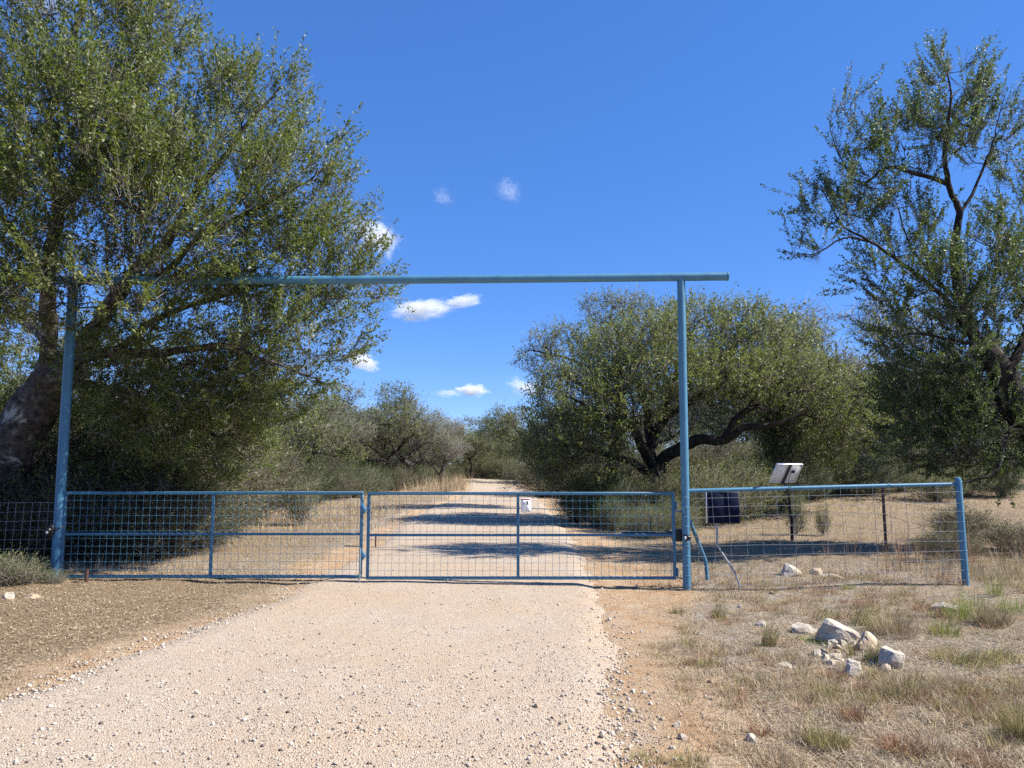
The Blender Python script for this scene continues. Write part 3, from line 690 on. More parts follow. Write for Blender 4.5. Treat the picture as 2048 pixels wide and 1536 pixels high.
# ------------------------------------------------------------------ background trees: a few kinds, copied
def proto_tree(seed, H, Wd, nlobe, natt, leafm, barkm, twigm, lsize, per_m, pertip, barep, fork=2, trunk_r=0.19, bark_h=0.30):
    sk = Skel(seed); rg = sk.rg; sk.slim = 1.0
    sk.limb_path([(0, 0, -0.15), (rg.normal() * 0.12, rg.normal() * 0.12, H * 0.16), (rg.normal() * 0.25, rg.normal() * 0.2, H * bark_h)], trunk_r, trunk_r * 0.75, wob=0.06)
    top = sk.pos[sk.n - 1].copy(); mid = sk.pos[sk.n // 2].copy()
    a0 = rg.uniform(0, 6.28)
    for k in range(fork + 2):
        a = a0 + k * 6.28 / (fork + 2) + rg.normal() * 0.3; rr = Wd * rg.uniform(0.45, 0.8); st = top if k < fork + 1 else mid
        e = np.array((math.cos(a) * rr, math.sin(a) * rr, H * rg.uniform(0.50, 0.70)))
        m = st * 0.5 + e * 0.5 + np.array((math.cos(a), math.sin(a), -0.4)) * Wd * 0.10 + rg.normal(size=3) * 0.15
        sk.limb_path([st, st * 0.75 + e * 0.25 + rg.normal(size=3) * 0.12, m, e], trunk_r * 0.62, 0.016, wob=0.16)
    lob = []
    for k in range(nlobe):
        a = rg.uniform(0, 6.28); rr = Wd * math.sqrt(rg.uniform(0.02, 0.75)); z = H * rg.uniform(0.34, 0.86) * (1 - 0.22 * (rr / Wd) ** 2)
        s = rg.uniform(0.16, 0.30) * Wd
        lob.append([math.cos(a) * rr, math.sin(a) * rr, min(z, H - s * 0.7), s * 1.25, s * 1.25, s * 0.8])
    sk.grow(lobe_points(rg, lob, natt), step=0.32, wob=0.10, pathw=0.14); sk.finish(0.009, 0.42)
    sh = sk.shoots(pertip, (0.25, 0.6), up=0.45, along=0.6, spread=0.85, tipcnt=3)
    bs_ = sk.shoots(barep, (0.3, 0.8), up=0.05, along=0.6, spread=0.95, tipcnt=7)
    root = empty('background_tree')
    tree('background_tree', root, sk, leafm, barkm, twigm, lsize, per_m, sh, bareshoots=bs_, up=0.6, tw=0.007)
    return root
def copy_thing(src, loc, rz, sc=1.0):
    r = src.copy(); COL.objects.link(r); r.location = loc; r.rotation_euler = (0, 0, rz); r.scale = (sc,) * 3 if not isinstance(sc, tuple) else sc
    for ch in src.children:
        c = ch.copy(); COL.objects.link(c); c.parent = r
        for g in ch.children:
            d = g.copy(); COL.objects.link(d); d.parent = c
    return r
protos = [
    proto_tree(101, 6.6, 3.3, 15, 1000, M['leaf_olive'], M['bark_dark'], M['twig'], 0.11, 13, 3.0, 0.9),
    proto_tree(102, 6.4, 3.1, 14, 1000, M['leaf_olive'], M['bark_grey'], M['twig_grey'], 0.105, 11, 2.2, 2.2),
    proto_tree(103, 6.0, 3.4, 15, 1000, M['leaf_mid'], M['bark_dark'], M['twig'], 0.11, 13, 3.0, 0.7),
    proto_tree(104, 6.2, 2.8, 12, 800, M['leaf_olive'], M['bark_grey'], M['twig_grey'], 0.09, 7, 0.8, 3.0),
]
PH = [max(np.percentile([v.co.z for v in c.data.vertices], 99.7) for c in p.children) for p in protos]
KIND = ['olive green oak', 'grey-green oak with many bare twigs', 'dense mid-green oak', 'nearly bare grey tree']
rg = np.random.default_rng(77)
used = [False] * 4
def put(kind, px, Y, top, label, group=None, rz=None, wide=1.0):
    """stand a background tree at distance Y with its crown top seen at height `top`"""
    b = P(px, 930, Y); z = float(gz(b[0], Y)); h = P(px, top, Y)[2] - z
    H = PH[kind]; s = h / H
    o = protos[kind] if not used[kind] else copy_thing(protos[kind], (0, 0, 0), 0)
    used[kind] = True
    o.location = (b[0], Y, z); o.rotation_euler = (0, 0, rng_ang() if rz is None else rz); o.scale = (s * wide, s * wide, s)
    tag(o, label, 'tree', group)
def rng_ang(): return float(rg.uniform(0, 6.28))
put(0, 720, 40, 765, 'tallest olive oak of the thicket left of the driveway, behind the gate', None, 0.4, 1.25)
put(1, 815, 42, 805, 'grey-green oak with many bare twigs beside the tallest oak of the left thicket')
put(3, 885, 46, 835, 'nearly bare grey tree at the driveway end of the left thicket')
put(2, 560, 27, 765, 'dense oak with a thin dark trunk under the large leaning oak\'s branch tips')
put(1, 640, 36, 795, 'grey twiggy oak standing behind the shrubs of the left thicket')
put(0, 940, 58, 832, 'small oak with a dark forked trunk at the left edge of the driveway crest', None, 1.2)
put(0, 1012, 66, 825, 'oak behind the driveway crest, beside the open-crowned oak')
put(2, 1075, 52, 800, 'olive oak half hidden behind the open-crowned oak at the driveway bank')
put(2, 1665, 29, 648, 'dense rounded oak standing behind the tilted white-backed solar panel', None, 2.0, 1.3)
put(0, 1570, 30, 640, 'olive oak between the spreading oak and the rounded oak behind the solar panel', None, None, 1.3)
put(3, 1720, 30, 590, 'nearly bare lichen-grey tree rising beside the tall dark tree', None, 0.7)
put(2, 1800, 34, 720, 'dense oak behind the trunks of the tall dark tree')
G1 = 'trees of the far thicket'
FL = ['olive-green oak of the far thicket behind the nearer trees', 'grey-green twiggy oak of the far thicket behind the nearer trees', 'dense mid-green oak of the far thicket behind the nearer trees', 'nearly bare grey tree of the far thicket behind the nearer trees']
for px, Y, top, k in ((760, 62, 850, 1), (840, 66, 860, 0), (930, 84, 872, 1), (985, 88, 862, 3), (1050, 80, 850, 1), (1120, 60, 820, 0), (480, 44, 800, 1), (400, 36, 790, 0), (300, 32, 780, 1), (180, 30, 770, 0), (60, 30, 760, 2), (-60, 27, 740, 0),
                      (1200, 52, 800, 1), (1320, 48, 760, 0), (1440, 46, 740, 1), (1560, 50, 740, 0), (1700, 48, 760, 1), (1850, 46, 740, 0), (1960, 44, 750, 1), (2060, 42, 740, 2), (880, 96, 885, 0), (700, 58, 850, 3), (610, 50, 830, 0), (960, 110, 890, 2), (1020, 112, 890, 0), (2120, 30, 700, 0), (680, 46, 800, 1), (770, 46, 800, 0), (850, 52, 835, 2), (600, 40, 800, 2), (930, 72, 860, 2), (970, 76, 855, 0), (500, 60, 830, 2), (560, 70, 840, 0), (650, 80, 850, 1), (790, 90, 868, 0), (720, 100, 870, 2), (1090, 75, 845, 0), (1150, 90, 850, 2), (1260, 70, 820, 1), (1380, 66, 800, 0), (1500, 64, 800, 2), (1620, 62, 800, 1), (1760, 60, 800, 0), (1900, 58, 800, 2), (2020, 56, 790, 1), (380, 55, 830, 2), (250, 45, 800, 1), (120, 42, 800, 0), (0, 40, 780, 1), (905, 130, 895, 1), (990, 125, 892, 1), (1060, 120, 890, 0)):
    put(k, px, Y, top, FL[k], G1, None, 1.15)
print('background', round(time.time() - T0, 1))

# ------------------------------------------------------------------ shrubs
def proto_shrub(name, seed, H, Wd, n, leafm, twigm, lsize, per_m, shoot, up, lw=0.46, cone=False, barep=0.0):
    rg = np.random.default_rng(seed)
    ns = 9; st = []
    u = rnd_unit(rg, n); rad = rg.uniform(0.1, 1, n) ** 0.5
    p = u * rad[:, None] * np.array((Wd, Wd, H * 0.5)) * (1 + 0.25 * np.sin(u[:, :1] * 5 + seed) * np.cos(u[:, 1:2] * 4)) + np.array((0, 0, H * 0.5))
    if cone: p[:, :2] *= np.clip(1.15 - p[:, 2:3] / H, 0.08, 1.2)
    p[:, 2] = np.maximum(p[:, 2], 0.03)
    d = unit(unit(p - np.array((0, 0, H * 0.25))) * 0.8 + rnd_unit(rg, n) * 0.6 + np.array((0, 0, up)))
    L = rg.uniform(*shoot, n)
    (lv, lf), tip = leafy(rg, p, d, L, per_m, lsize, 0.5, 0.1, 0.02, lw)
    rv, rf = ribbons_geo(p - d * L[:, None] * 0.8, tip, np.full(n, 0.004), rnd_unit(rg, n))
    # stems from the foot into the foliage
    k = max(8, n // 14); sel = rg.integers(0, n, k); foot = np.stack([rg.normal(size=k) * 0.06 * Wd, rg.normal(size=k) * 0.06 * Wd, np.full(k, -0.06)], 1)
    mid = foot * 0.4 + p[sel] * 0.6 + rg.normal(size=(k, 3)) * 0.05
    s1, f1 = ribbons_geo(foot, mid, np.full(k, 0.012), rnd_unit(rg, k)); s2, f2 = ribbons_geo(mid, p[sel], np.full(k, 0.007), rnd_unit(rg, k))
    vv = [rv, s1, s2]; ff = [rf, f1 + len(rv), f2 + len(rv) + len(s1)]; nv = len(rv) + len(s1) + len(s2)
    if barep:
        m = int(n * barep); q = rg.integers(0, n, m); dd = unit(d[q] + rnd_unit(rg, m)); bl = rg.uniform(0.15, 0.5, m)
        v3, f3 = ribbons_geo(p[q], p[q] + dd * bl[:, None], np.full(m, 0.004), rnd_unit(rg, m)); vv.append(v3); ff.append(f3 + nv)
    r = empty(name)
    link('stems', np_mesh(name + '_stems', np.concatenate(vv), np.concatenate(ff), twigm), r)
    link('foliage', np_mesh(name + '_foliage', lv, lf, leafm), r)
    return r
SH = {'cedar': (proto_shrub('cedar_bush', 201, 1.6, 0.9, 1500, M['leaf_cedar'], M['twig'], 0.05, 40, (0.15, 0.35), 0.5, 0.30), 'bush'),
      'scrub': (proto_shrub('scrub_bush', 202, 1.5, 1.1, 1300, M['leaf_shrub'], M['twig'], 0.045, 30, (0.2, 0.45), 0.3), 'bush'),
      'brush': (proto_shrub('brush_bush', 203, 1.5, 1.2, 1100, M['leaf_brush'], M['twig_dark'], 0.045, 20, (0.2, 0.5), 0.1, 0.46, False, 1.6), 'bush'),
      'cone': (proto_shrub('young_cedar', 204, 3.6, 1.15, 1900, M['leaf_cedar'], M['twig'], 0.07, 34, (0.2, 0.45), 0.4, 0.28, True), 'cedar'),
      'agarita': (proto_shrub('agarita_shrub', 205, 0.5, 0.38, 330, M['leaf_shrub'], M['twig'], 0.030, 46, (0.1, 0.22), 0.4, 0.4), 'shrub')}
SU = set()
def shrub(kind, px, Y, h, label, group=None, wide=1.0, X=None):
    src, cat = SH[kind]; H = {'cedar': 1.6, 'scrub': 1.5, 'brush': 1.5, 'cone': 3.6, 'agarita': 0.5}[kind]
    x = P(px, 930, Y)[0] if X is None else X; s = h / H
    o = src if kind not in SU else copy_thing(src, (0, 0, 0), 0)
    SU.add(kind); o.location = (x, Y, float(gz(x, Y))); o.rotation_euler = (0, 0, rng_ang()); o.scale = (s * wide, s * wide, s)
    tag(o, label, cat, group)
GL = 'bushes along the foot of the left thicket'
lab = {'cedar': 'dark green cedar bush at the foot of the left thicket', 'scrub': 'pale green scrub bush at the foot of the left thicket', 'brush': 'twiggy brush under the left thicket'}
for px, Y, h, k in ((525, 25, 1.3, 'brush'), (575, 26, 1.8, 'cedar'), (622, 28, 1.6, 'cedar'), (668, 31, 1.1, 'brush'), (712, 33, 1.5, 'cedar'), (750, 36, 1.3, 'cedar'), (790, 40, 1.2, 'brush'), (835, 44, 1.2, 'cedar'), (480, 23, 1.5, 'cedar'), (440, 21, 1.3, 'brush'), (870, 49, 1.0, 'scrub'), (905, 55, 1.0, 'scrub'), (640, 35, 1.8, 'brush'), (760, 44, 1.8, 'brush'), (690, 42, 1.8, 'cedar'), (560, 33, 1.9, 'brush'), (600, 38, 2.0, 'brush'), (500, 32, 1.8, 'brush'), (820, 52, 1.7, 'brush'), (870, 60, 1.8, 'cedar'), (740, 55, 2.0, 'brush')):
    shrub(k, px, Y, h, lab[k], GL, 1.15)
GB = 'dark brush behind the left gate leaf'
for px, Y, h in ((150, 12.4, 1.5), (215, 12.0, 1.3), (290, 12.3, 1.5), (350, 12.9, 1.3), (400, 13.8, 1.2), (60, 12.6, 1.6), (20, 11.8, 1.1), (-50, 12.2, 1.6), (180, 13.8, 2.2), (300, 14.6, 2.4), (80, 14.5, 2.4), (400, 16.5, 2.2), (240, 16.5, 2.8), (350, 18.5, 2.8), (470, 19.5, 2.2)):
    shrub('brush', px, Y, h, 'dark tangled brush with bare twigs behind the left gate leaf', GB, 1.0)
shrub('cedar', 435, 14.6, 0.9, 'small green cedar bush at the edge of the brush, behind the left leaf\'s middle upright', None, 0.9)
for px, Y, h, w in ((1190, 20.2, 1.2, 1.0), (1250, 19.8, 1.3, 1.0), (1320, 19.6, 1.25, 1.1), (1150, 21.5, 1.0, 1.1), (1225, 18.6, 0.8, 1.1)):
    shrub('cedar' if px % 4 else 'brush', px, Y, h, 'dark scrub under the spreading oak beside the driveway', 'scrub under the spreading oak', w)
for px, Y, h, w in ((1400, 19.6, 1.5, 1.0), (1460, 20.4, 1.6, 1.0), (1500, 21.5, 1.4, 1.0), (1345, 17.5, 0.8, 1.0), (1290, 17.2, 0.7, 1.1)):
    shrub('scrub', px, Y, h, 'pale scrub between the right gate post and the spreading oak', 'pale scrub beyond the gate post', w)
for px, Y, h, k in ((1560, 24, 1.3, 'cedar'), (1620, 25, 1.2, 'cedar'), (1680, 26, 1.2, 'scrub'), (1740, 26, 1.3, 'cedar'), (1650, 27, 1.7, 'cedar'), (1800, 27, 1.0, 'scrub'), (1870, 24, 0.9, 'scrub'), (1930, 25, 1.0, 'scrub'), (2000, 25, 1.2, 'cedar'), (1520, 24.5, 1.5, 'cedar')):
    shrub(k, px, Y, h, 'dark green bush in the row behind the solar panels' if k == 'cedar' else 'pale bush in the row behind the solar panels', 'bushes behind the solar panels', 1.2)
fl = {'cedar': 'dark green bush low in the far thicket behind the nearer trees', 'brush': 'twiggy bush low in the far thicket behind the nearer trees', 'scrub': 'pale green bush low in the far thicket behind the nearer trees'}
for q, px in enumerate(list(range(1090, 2080, 42)) + list(range(900, 1090, 24))):
    k = ('brush', 'cedar', 'brush', 'cedar')[q % 4]; Y = (36 + (q * 7) % 13) if q < 24 else (74 + (q * 11) % 22)
    shrub(k, px + (q * 13) % 17, Y, 1.7 + 0.12 * (q % 5), fl[k], 'bushes of the far thicket', 1.5)
shrub('cone', 1565, 22.5, 4.2, 'slim young cedar standing among the oaks behind the solar panels', None, 0.8)
shrub('scrub', 1013, 58, 1.9, 'round bright green bush on the bank of the driveway crest')
for px, Y, h in ((1885, 12.4, 0.5), (2020, 13.2, 0.55), (1915, 15.5, 0.7)):
    shrub('brush', px, Y, h, 'dark twiggy brush under the low limb of the tall dark tree', 'brush under the tall dark tree', 1.2)
for px, Y, h, w in ((72, 9.7, 0.26, 1.3), (28, 9.6, 0.36, 1.3), (-25, 9.6, 0.36, 1.3), (125, 9.8, 0.15, 1.3)):
    shrub('agarita', px, Y, h, 'low yellow-green shrub at the foot of the left post\'s wire fence', 'low shrubs by the left wire fence', w)
shrub('agarita', 605, 19.5, 1.0, 'thin green weed standing alone in the dry grass behind the left leaf', None, 0.55)
for px, Y, h in ((1588, 17.2, 0.8), (1640, 17.0, 0.6)):
    shrub('agarita', px, Y, h, 'sparse dark weed beside the steel fence posts', 'weeds by the steel fence posts', 0.4)
for k, (src, cat) in SH.items():
    assert k in SU
print('shrubs', round(time.time() - T0, 1))

# ------------------------------------------------------------------ gateway: two posts and a crossbeam
GY = 10.1
def gzf(x, y): return float(surf(np.array([x]), np.array([y]))[0])
lp0, lp1 = P(111, 1152, GY), P(147, 566, GY)
rp0, rp1 = P(1374, 1174, GY), P(1362, 560, GY)
XLP, XRP = (lp0[0] + lp1[0]) / 2, (rp0[0] + rp1[0]) / 2
ZB0, ZB1 = P(150, 561, GY)[2], P(1410, 553, GY)[2]
gw = empty('gateway', (XLP, GY, gzf(XLP, GY))); tag(gw, 'tall blue pipe gateway, two posts carrying a long crossbeam', 'gateway')
def gpart(mb, name, m, par, root, smooth=True):
    me = mb.mesh(name, m, smooth); o = link(name, me, par)
    me.transform(Matrix.Translation(-Vector(root.location))); return o
RPOST = 0.062
zl, zr = gzf(lp0[0], GY) - 0.25, gzf(rp0[0], GY) - 0.25
zbeam = lambda x: ZB0 + (ZB1 - ZB0) * (x - XLP) / (P(1410, 553, GY)[0] - XLP)
pl = gpart(MB().tube([(lp0[0], GY, zl), (lp0[0] * 0.5 + lp1[0] * 0.5, GY, 2.0), (lp1[0], GY, zbeam(lp1[0]) - 0.03)], 0.064, 24), 'post', M['blue'], gw, gw)
pr_ = gpart(MB().tube([(rp0[0], GY, zr), (rp0[0] * 0.5 + rp1[0] * 0.5, GY, 2.0), (rp1[0], GY, zbeam(rp1[0]) - 0.03)], 0.055, 24), 'post', M['blue_pale'], gw, gw)
xb0, xb1 = P(112, 561, GY)[0], P(1455, 551, GY)[0]
bm = [(x, GY, zbeam(x) - 0.018 * math.sin(math.pi * (x - xb0) / (xb1 - xb0))) for x in np.linspace(xb0, xb1, 24)]
cb = gpart(MB().tube(bm, 0.058, 24), 'crossbeam', M['blue_pale'], gw, gw)
ec = gpart(MB().tube([(xb1 - 0.012, GY, bm[-1][2]), (xb1 + 0.008, GY, bm[-1][2]), (xb1 + 0.016, GY, bm[-1][2])], [0.0625, 0.0625, 0.047], 24), 'end_cap', M['blue_pale'], cb, gw)
ec = gpart(MB().tube([(xb0 - 0.016, GY, bm[0][2]), (xb0 - 0.008, GY, bm[0][2]), (xb0 + 0.012, GY, bm[0][2])], [0.047, 0.0625, 0.0625], 24), 'end_cap', M['blue_pale'], cb, gw)
for px, py in ((1364, 962), (1364, 1020)):
    q = P(px, py, GY); gpart(MB().tube([(q[0], GY - 0.06, q[2] - 0.03), (q[0], GY - 0.075, q[2] + 0.03)], 0.008, 8), 'weld_lug', M['blue_pale'], pr_, gw)

def gate_leaf(x0, x1, ztop, zbot, xmid, label, latch, sag):
    """a welded mesh gate: tube frame, middle rail and upright, 4-inch wire on the camera side"""
    root = empty('mesh_gate', (x0, GY, zbot)); tag(root, label, 'gate', None)
    t = 0.040; w = x1 - x0; h = ztop - zbot
    def bar(name, c, s, par=root): return MB().box(c, s, None, 0.006).build(name, M['blue'], par, True)
    zt = h - t / 2
    bar('top_rail', (w / 2, 0, zt), (w, t, t)); bar('bottom_rail', (w / 2, 0, t / 2), (w, t, t)); zm = h * 0.505
    bar('stile', (t / 2, 0, h / 2), (t, t, h - 2 * t - 0.002)); bar('stile', (w - t / 2, 0, h / 2), (t, t, h - 2 * t - 0.002))
    bar('upright', (xmid - x0, 0, h / 2), (t * 0.98, t * 0.9, h - 2 * t - 0.002))
    bar('middle_rail', ((t + xmid - x0 - t / 2) / 2, 0, zm), (xmid - x0 - t * 1.5, t * 0.84, t * 0.84)); bar('middle_rail', ((xmid - x0 + t / 2 + w - t) / 2, 0, zm), (w - t - (xmid - x0) - t / 2, t * 0.84, t * 0.84))
    r = 0.0023; rg = np.random.default_rng(int(w * 1000))
    vert = MB().tube([(0, 0, 0.008), (0.001, -0.001, h * 0.3), (-0.001, 0, h * 0.7), (0, 0, h - 0.008)], r, 6).mesh('wire', M['wire_blue'], True)
    horz = MB().tube([(0.006, 0, 0), (w * 0.5, -0.001, 0), (w - 0.006, 0, 0)], r, 6).mesh('wire', M['wire_blue'], True)
    nv = int(round((w - t) / 0.0925)); nh = int(round((h - t) / 0.099))
    for k in range(nv):
        x = t * 0.5 + (w - t) * (k + 0.5) / nv + rg.normal() * 0.0025
        link('wire', vert, root, (x, -t / 2 - r, 0)).rotation_euler = (0, rg.normal() * 0.0016, 0)
    for k in range(nh + 1):
        z = t * 0.4 + (h - t * 0.8) * k / nh
        link('wire', horz, root, (0, -t / 2 - 3 * r, z)).rotation_euler = (0, rg.normal() * 0.0003, 0)
    if latch:
        for zc in (h * 0.79, h * 0.26):
            MB().plate([(w - t * 0.85, zc + 0.135), (w + 0.055, zc + 0.01), (w + 0.055, zc - 0.01), (w - t * 0.85, zc - 0.12)], -t / 2 - 0.020, -t / 2 - 0.012).build('latch_plate', M['blue'], root)
        MB().tube([(w - t * 0.55, -t / 2 - 0.024, h * 0.35), (w - t * 0.55, -t / 2 - 0.024, -0.12)], 0.011, 10).build('drop_bolt', M['wire_galv'], root, True)
        MB().tube([(w - t * 0.5, t / 2 + 0.004, h * 0.36), (w - 0.26, t / 2 + 0.06, h * 0.36)], 0.008, 8).build('bolt_handle', M['black'], root, True)
    return root
gl = gate_leaf(P(127, 1000, GY)[0], P(727, 1000, GY)[0], P(430, 983, GY)[2], P(430, 1156, GY)[2], P(427, 1000, GY)[0], 'left blue mesh gate leaf with the two triangular latch plates', True, 0)
gr = gate_leaf(P(735, 1000, GY)[0], P(1349, 1000, GY)[0], P(1040, 984, GY)[2], P(1040, 1159, GY)[2], P(1036, 1000, GY)[0], 'right blue mesh gate leaf carrying the small warning sign', False, 0)
def hinge(leaf, x, z, post_x, r):
    mb = MB().tube([(x, 0, z - 0.05), (x, 0, z + 0.05)], 0.014, 10)
    mb.tube([(x, 0, z - 0.045), (x, 0, z - 0.075), ((x + post_x) / 2, 0, z - 0.085), (post_x, 0, z - 0.085)], 0.010, 8)
    mb.build('hinge', M['blue'], leaf, True)
wl = P(1349, 1000, GY)[0] - P(735, 1000, GY)[0]
for z in (0.10, 0.98):
    hinge(gr, wl + 0.016, z, XRP - gr.location.x - 0.03, 1); hinge(gl, -0.016, z, XLP - gl.location.x + 0.04, 1)

# sign on the right leaf
sc_ = P(1052, 1010, GY); sg = empty('warning_sign', (sc_[0], GY - 0.0365, sc_[2])); tag(sg, 'small white warning sign with red header fixed to the right gate leaf', 'sign')
def rrect(w, h, r, n=5):
    pts = []
    for cx, cz, a0 in ((w / 2 - r, h / 2 - r, 0), (-w / 2 + r, h / 2 - r, 90), (-w / 2 + r, -h / 2 + r, 180), (w / 2 - r, -h / 2 + r, 270)):
        for k in range(n): a = R(a0 + 90 * k / (n - 1)); pts.append((cx + r * math.cos(a), cz + r * math.sin(a)))
    return pts
SW, SHH = 0.140, 0.192
MB().plate(rrect(SW, SHH, 0.014), -0.004, 0.002).build('board', M['white'], sg)
MB().plate([(a, b + 0.0785) for a, b in rrect(0.120, 0.019, 0.004)], -0.0055, -0.0035).build('header_band', M['red'], sg)
pic = MB()
pic.plate([(0.004, 0.052), (0.012, 0.058), (0.016, 0.050), (0.030, 0.054), (0.030, 0.000), (0.022, 0.000), (0.019, 0.018), (0.012, 0.002), (0.006, 0.006), (0.010, 0.026), (0.002, 0.034)], -0.0055, -0.0035)
pic.plate([(-0.028, 0.033), (-0.016, 0.037), (-0.008, 0.031), (-0.014, 0.022), (-0.026, 0.023)], -0.0055, -0.0035)
pic.plate([(-0.006, 0.016), (0.001, 0.020), (0.0, 0.012), (-0.008, 0.006)], -0.0055, -0.0035); pic.plate([(-0.012, 0.048), (-0.004, 0.052), (-0.002, 0.046), (-0.006, 0.042)], -0.0055, -0.0035)
pic.build('pictogram', M['ink'], sg)
for k, (z, w) in enumerate(((-0.016, 0.092), (-0.026, 0.092), (-0.044, 0.078), (-0.054, 0.086), (-0.064, 0.092), (-0.074, 0.096), (-0.083, 0.098))):
    mb = MB(); x = -w / 2; rg2 = np.random.default_rng(k)
    while x < w / 2 - 0.004:                          # illegible print, a row of small dashes
        l_ = float(rg2.uniform(0.004, 0.013)); l_ = min(l_, w / 2 - x); mb.plate([(x, z - 0.0022), (x + l_, z - 0.0022), (x + l_, z + 0.0022), (x, z + 0.0022)], -0.0052, -0.0035); x += l_ + 0.003
    mb.build('print_line', M['ink_grey'], sg)

# ------------------------------------------------------------------ right fence panel
EX, EY = P(1926, 1160, GY)[0], GY
ep0, ep1 = P(1932, 1170, GY), P(1916, 958, GY)
fp = empty('fence_panel', (EX, GY, gzf(EX, GY))); tag(fp, 'blue pipe and wire fence panel between the right gate post and a short end post', 'fence')
gpart(MB().tube([(ep0[0], GY, gzf(ep0[0], GY) - 0.2), (ep0[0] * .5 + ep1[0] * .5, GY, 0.7), (ep1[0], GY, ep1[2] - 0.02), (ep1[0] - 0.001, GY, ep1[2] + 0.012), (ep1[0] - 0.002, GY, ep1[2] + 0.028)], [0.043, 0.043, 0.043, 0.034, 0.010], 20), 'end_post', M['blue_pale'], fp, fp)
t0, t1 = P(1374, 982, GY), P(1912, 969, GY); xj = P(1775, 972, GY)
tr = gpart(MB().tube([(rp0[0] + 0.055, GY, t0[2]), (xj[0], GY, xj[2] + 0.004), (xj[0] + 0.02, GY, xj[2] + 0.005), (t1[0] - 0.03, GY, t1[2] + 0.004)], [0.029, 0.028, 0.025, 0.024], 16), 'top_rail', M['blue_pale'], fp, fp)
gpart(MB().tube([(xj[0], GY, xj[2] + 0.0045), (xj[0] + 0.03, GY, xj[2] + 0.005)], 0.033, 16), 'sleeve', M['blue_pale'], tr, fp)
b0, b1, b2 = P(1377, 1035, GY + 0.03), P(1411, 1122, GY + 0.42), P(1414, 1142, GY + 0.42)
gpart(MB().tube([b0, b0 * .5 + b1 * .5, b1, (b1 + b2) / 2, b2 + np.array((0, 0, -0.12))], 0.026, 14), 'brace', M['blue_pale'], fp, fp)
xw0, xw1 = rp0[0] + 0.02, EX - 0.0; zb_ = lambda x: gzf(x, GY) + 0.03
rg = np.random.default_rng(4)
nv = 17
for k in range(nv):
    x = xw0 + 0.13 + (xw1 - xw0 - 0.2) * k / (nv - 1); zt = t0[2] + (t1[2] - t0[2]) * (x - t0[0]) / (t1[0] - t0[0]); zb = 0.0 + zb_(x)
    gpart(MB().tube([(x + rg.normal() * .006, GY - 0.036, zb), (x + 0.012 + rg.normal() * .004, GY - 0.038, zb + 0.45), (x + 0.004, GY - 0.036, zb + 0.9), (x - 0.012, GY - 0.034, zt + 0.01)], 0.0026, 6), 'wire', M['wire_galv'], fp, fp)
nh = 10
for k in range(nh):
    f = k / (nh - 1); wob = rg.normal(size=5) * 0.006
    za, zc = zb_(xw0) + 0.03 + f * (t0[2] - zb_(xw0) - 0.12), zb_(xw1) + 0.05 + f * (t1[2] - zb_(xw1) - 0.16)
    pts = [(xw0 + (xw1 - xw0) * u, GY - 0.041, za + (zc - za) * u + wob[q]) for q, u in enumerate(np.linspace(0, 1, 5))]
    gpart(MB().tube(pts, 0.0026, 6), 'wire', M['wire_galv'], fp, fp)
    pts = [(rp0[0] + 0.0575 * math.cos(a), GY + 0.0575 * math.sin(a), za + 0.02 * (a + 1.5) * -0.9 + 0.01) for a in np.linspace(-2.7, 0.6, 10)]
    gpart(MB().tube(pts, 0.0034, 6), 'wire_wrap', M['blue_pale'], fp, fp)
    pts = [(ep0[0] + (ep1[0] - ep0[0]) * f + 0.0455 * math.cos(a), GY + 0.0455 * math.sin(a), zc) for a in np.linspace(-2.4, 0.3, 8)]
    gpart(MB().tube(pts, 0.0034, 6), 'wire_wrap', M['blue_pale'], fp, fp)

# left wire fence running on from the left post
xf0, xf1 = lp0[0] - 0.05, lp0[0] - 3.2
wf = empty('wire_fence', (xf0, GY, gzf(xf0, GY))); tag(wf, 'galvanised welded wire fence running on from the left gate post', 'fence')
ztop = P(60, 1004, GY)[2]
for k in range(28):
    x = xf0 - 0.045 - k * 0.108 + rg.normal() * 0.004; z0 = gzf(x, GY) - 0.02
    gpart(MB().tube([(x, GY + 0.02, z0), (x + 0.02, GY + 0.018, z0 + 0.5), (x + 0.035, GY + 0.02, ztop)], 0.0024, 5), 'wire', M['wire_galv'], wf, wf)
for k in range(9):
    z = ztop - 0.006 - k * 0.122
    gpart(MB().tube([(xf0 + 0.04, GY + 0.014, z), (xf0 - 1.0, GY + 0.014, z - 0.012 + rg.normal() * .006), (xf1, GY + 0.014, z)], 0.0024, 5), 'wire', M['wire_galv'], wf, wf)
gpart(MB().tube([(xf1, GY + 0.05, gzf(xf1, GY) - 0.2), (xf1, GY + 0.05, ztop + 0.1)], 0.03, 10), 'post', M['rust'], wf, wf)

# ------------------------------------------------------------------ devices on the posts
def zpost(px, py): return P(px, py, GY - 0.07)
q = P(1352, 1070, GY + 0.12); op = empty('gate_opener', (q[0], GY + 0.12, q[2])); tag(op, 'black gate opener box and arm behind the right end of the right leaf', 'gate opener')
MB().box((0.03, 0, 0), (0.165, 0.13, 0.165), None, 0.014).build('housing', M['black'], op, True)
MB().tube([(-0.05, 0.0, 0.03), (-0.75, -0.05, 0.028)], 0.021, 12).build('arm', M['black'], op, True)
MB().box((-0.10, 0, 0.045), (0.10, 0.05, 0.05), None, 0.006).build('bracket', M['black'], op, True)
q = P(1373, 1076, GY - 0.075); s1 = empty('photo_eye', (q[0], GY - 0.075, q[2])); tag(s1, 'black photo eye with white square and dangling cord on the right gate post', 'sensor')
MB().box((0.012, 0, 0), (0.085, 0.055, 0.062), None, 0.01).build('housing', M['black'], s1, True)
MB().box((-0.022, -0.030, 0.004), (0.024, 0.004, 0.036), None, 0.001).build('label_plate', M['white'], s1)
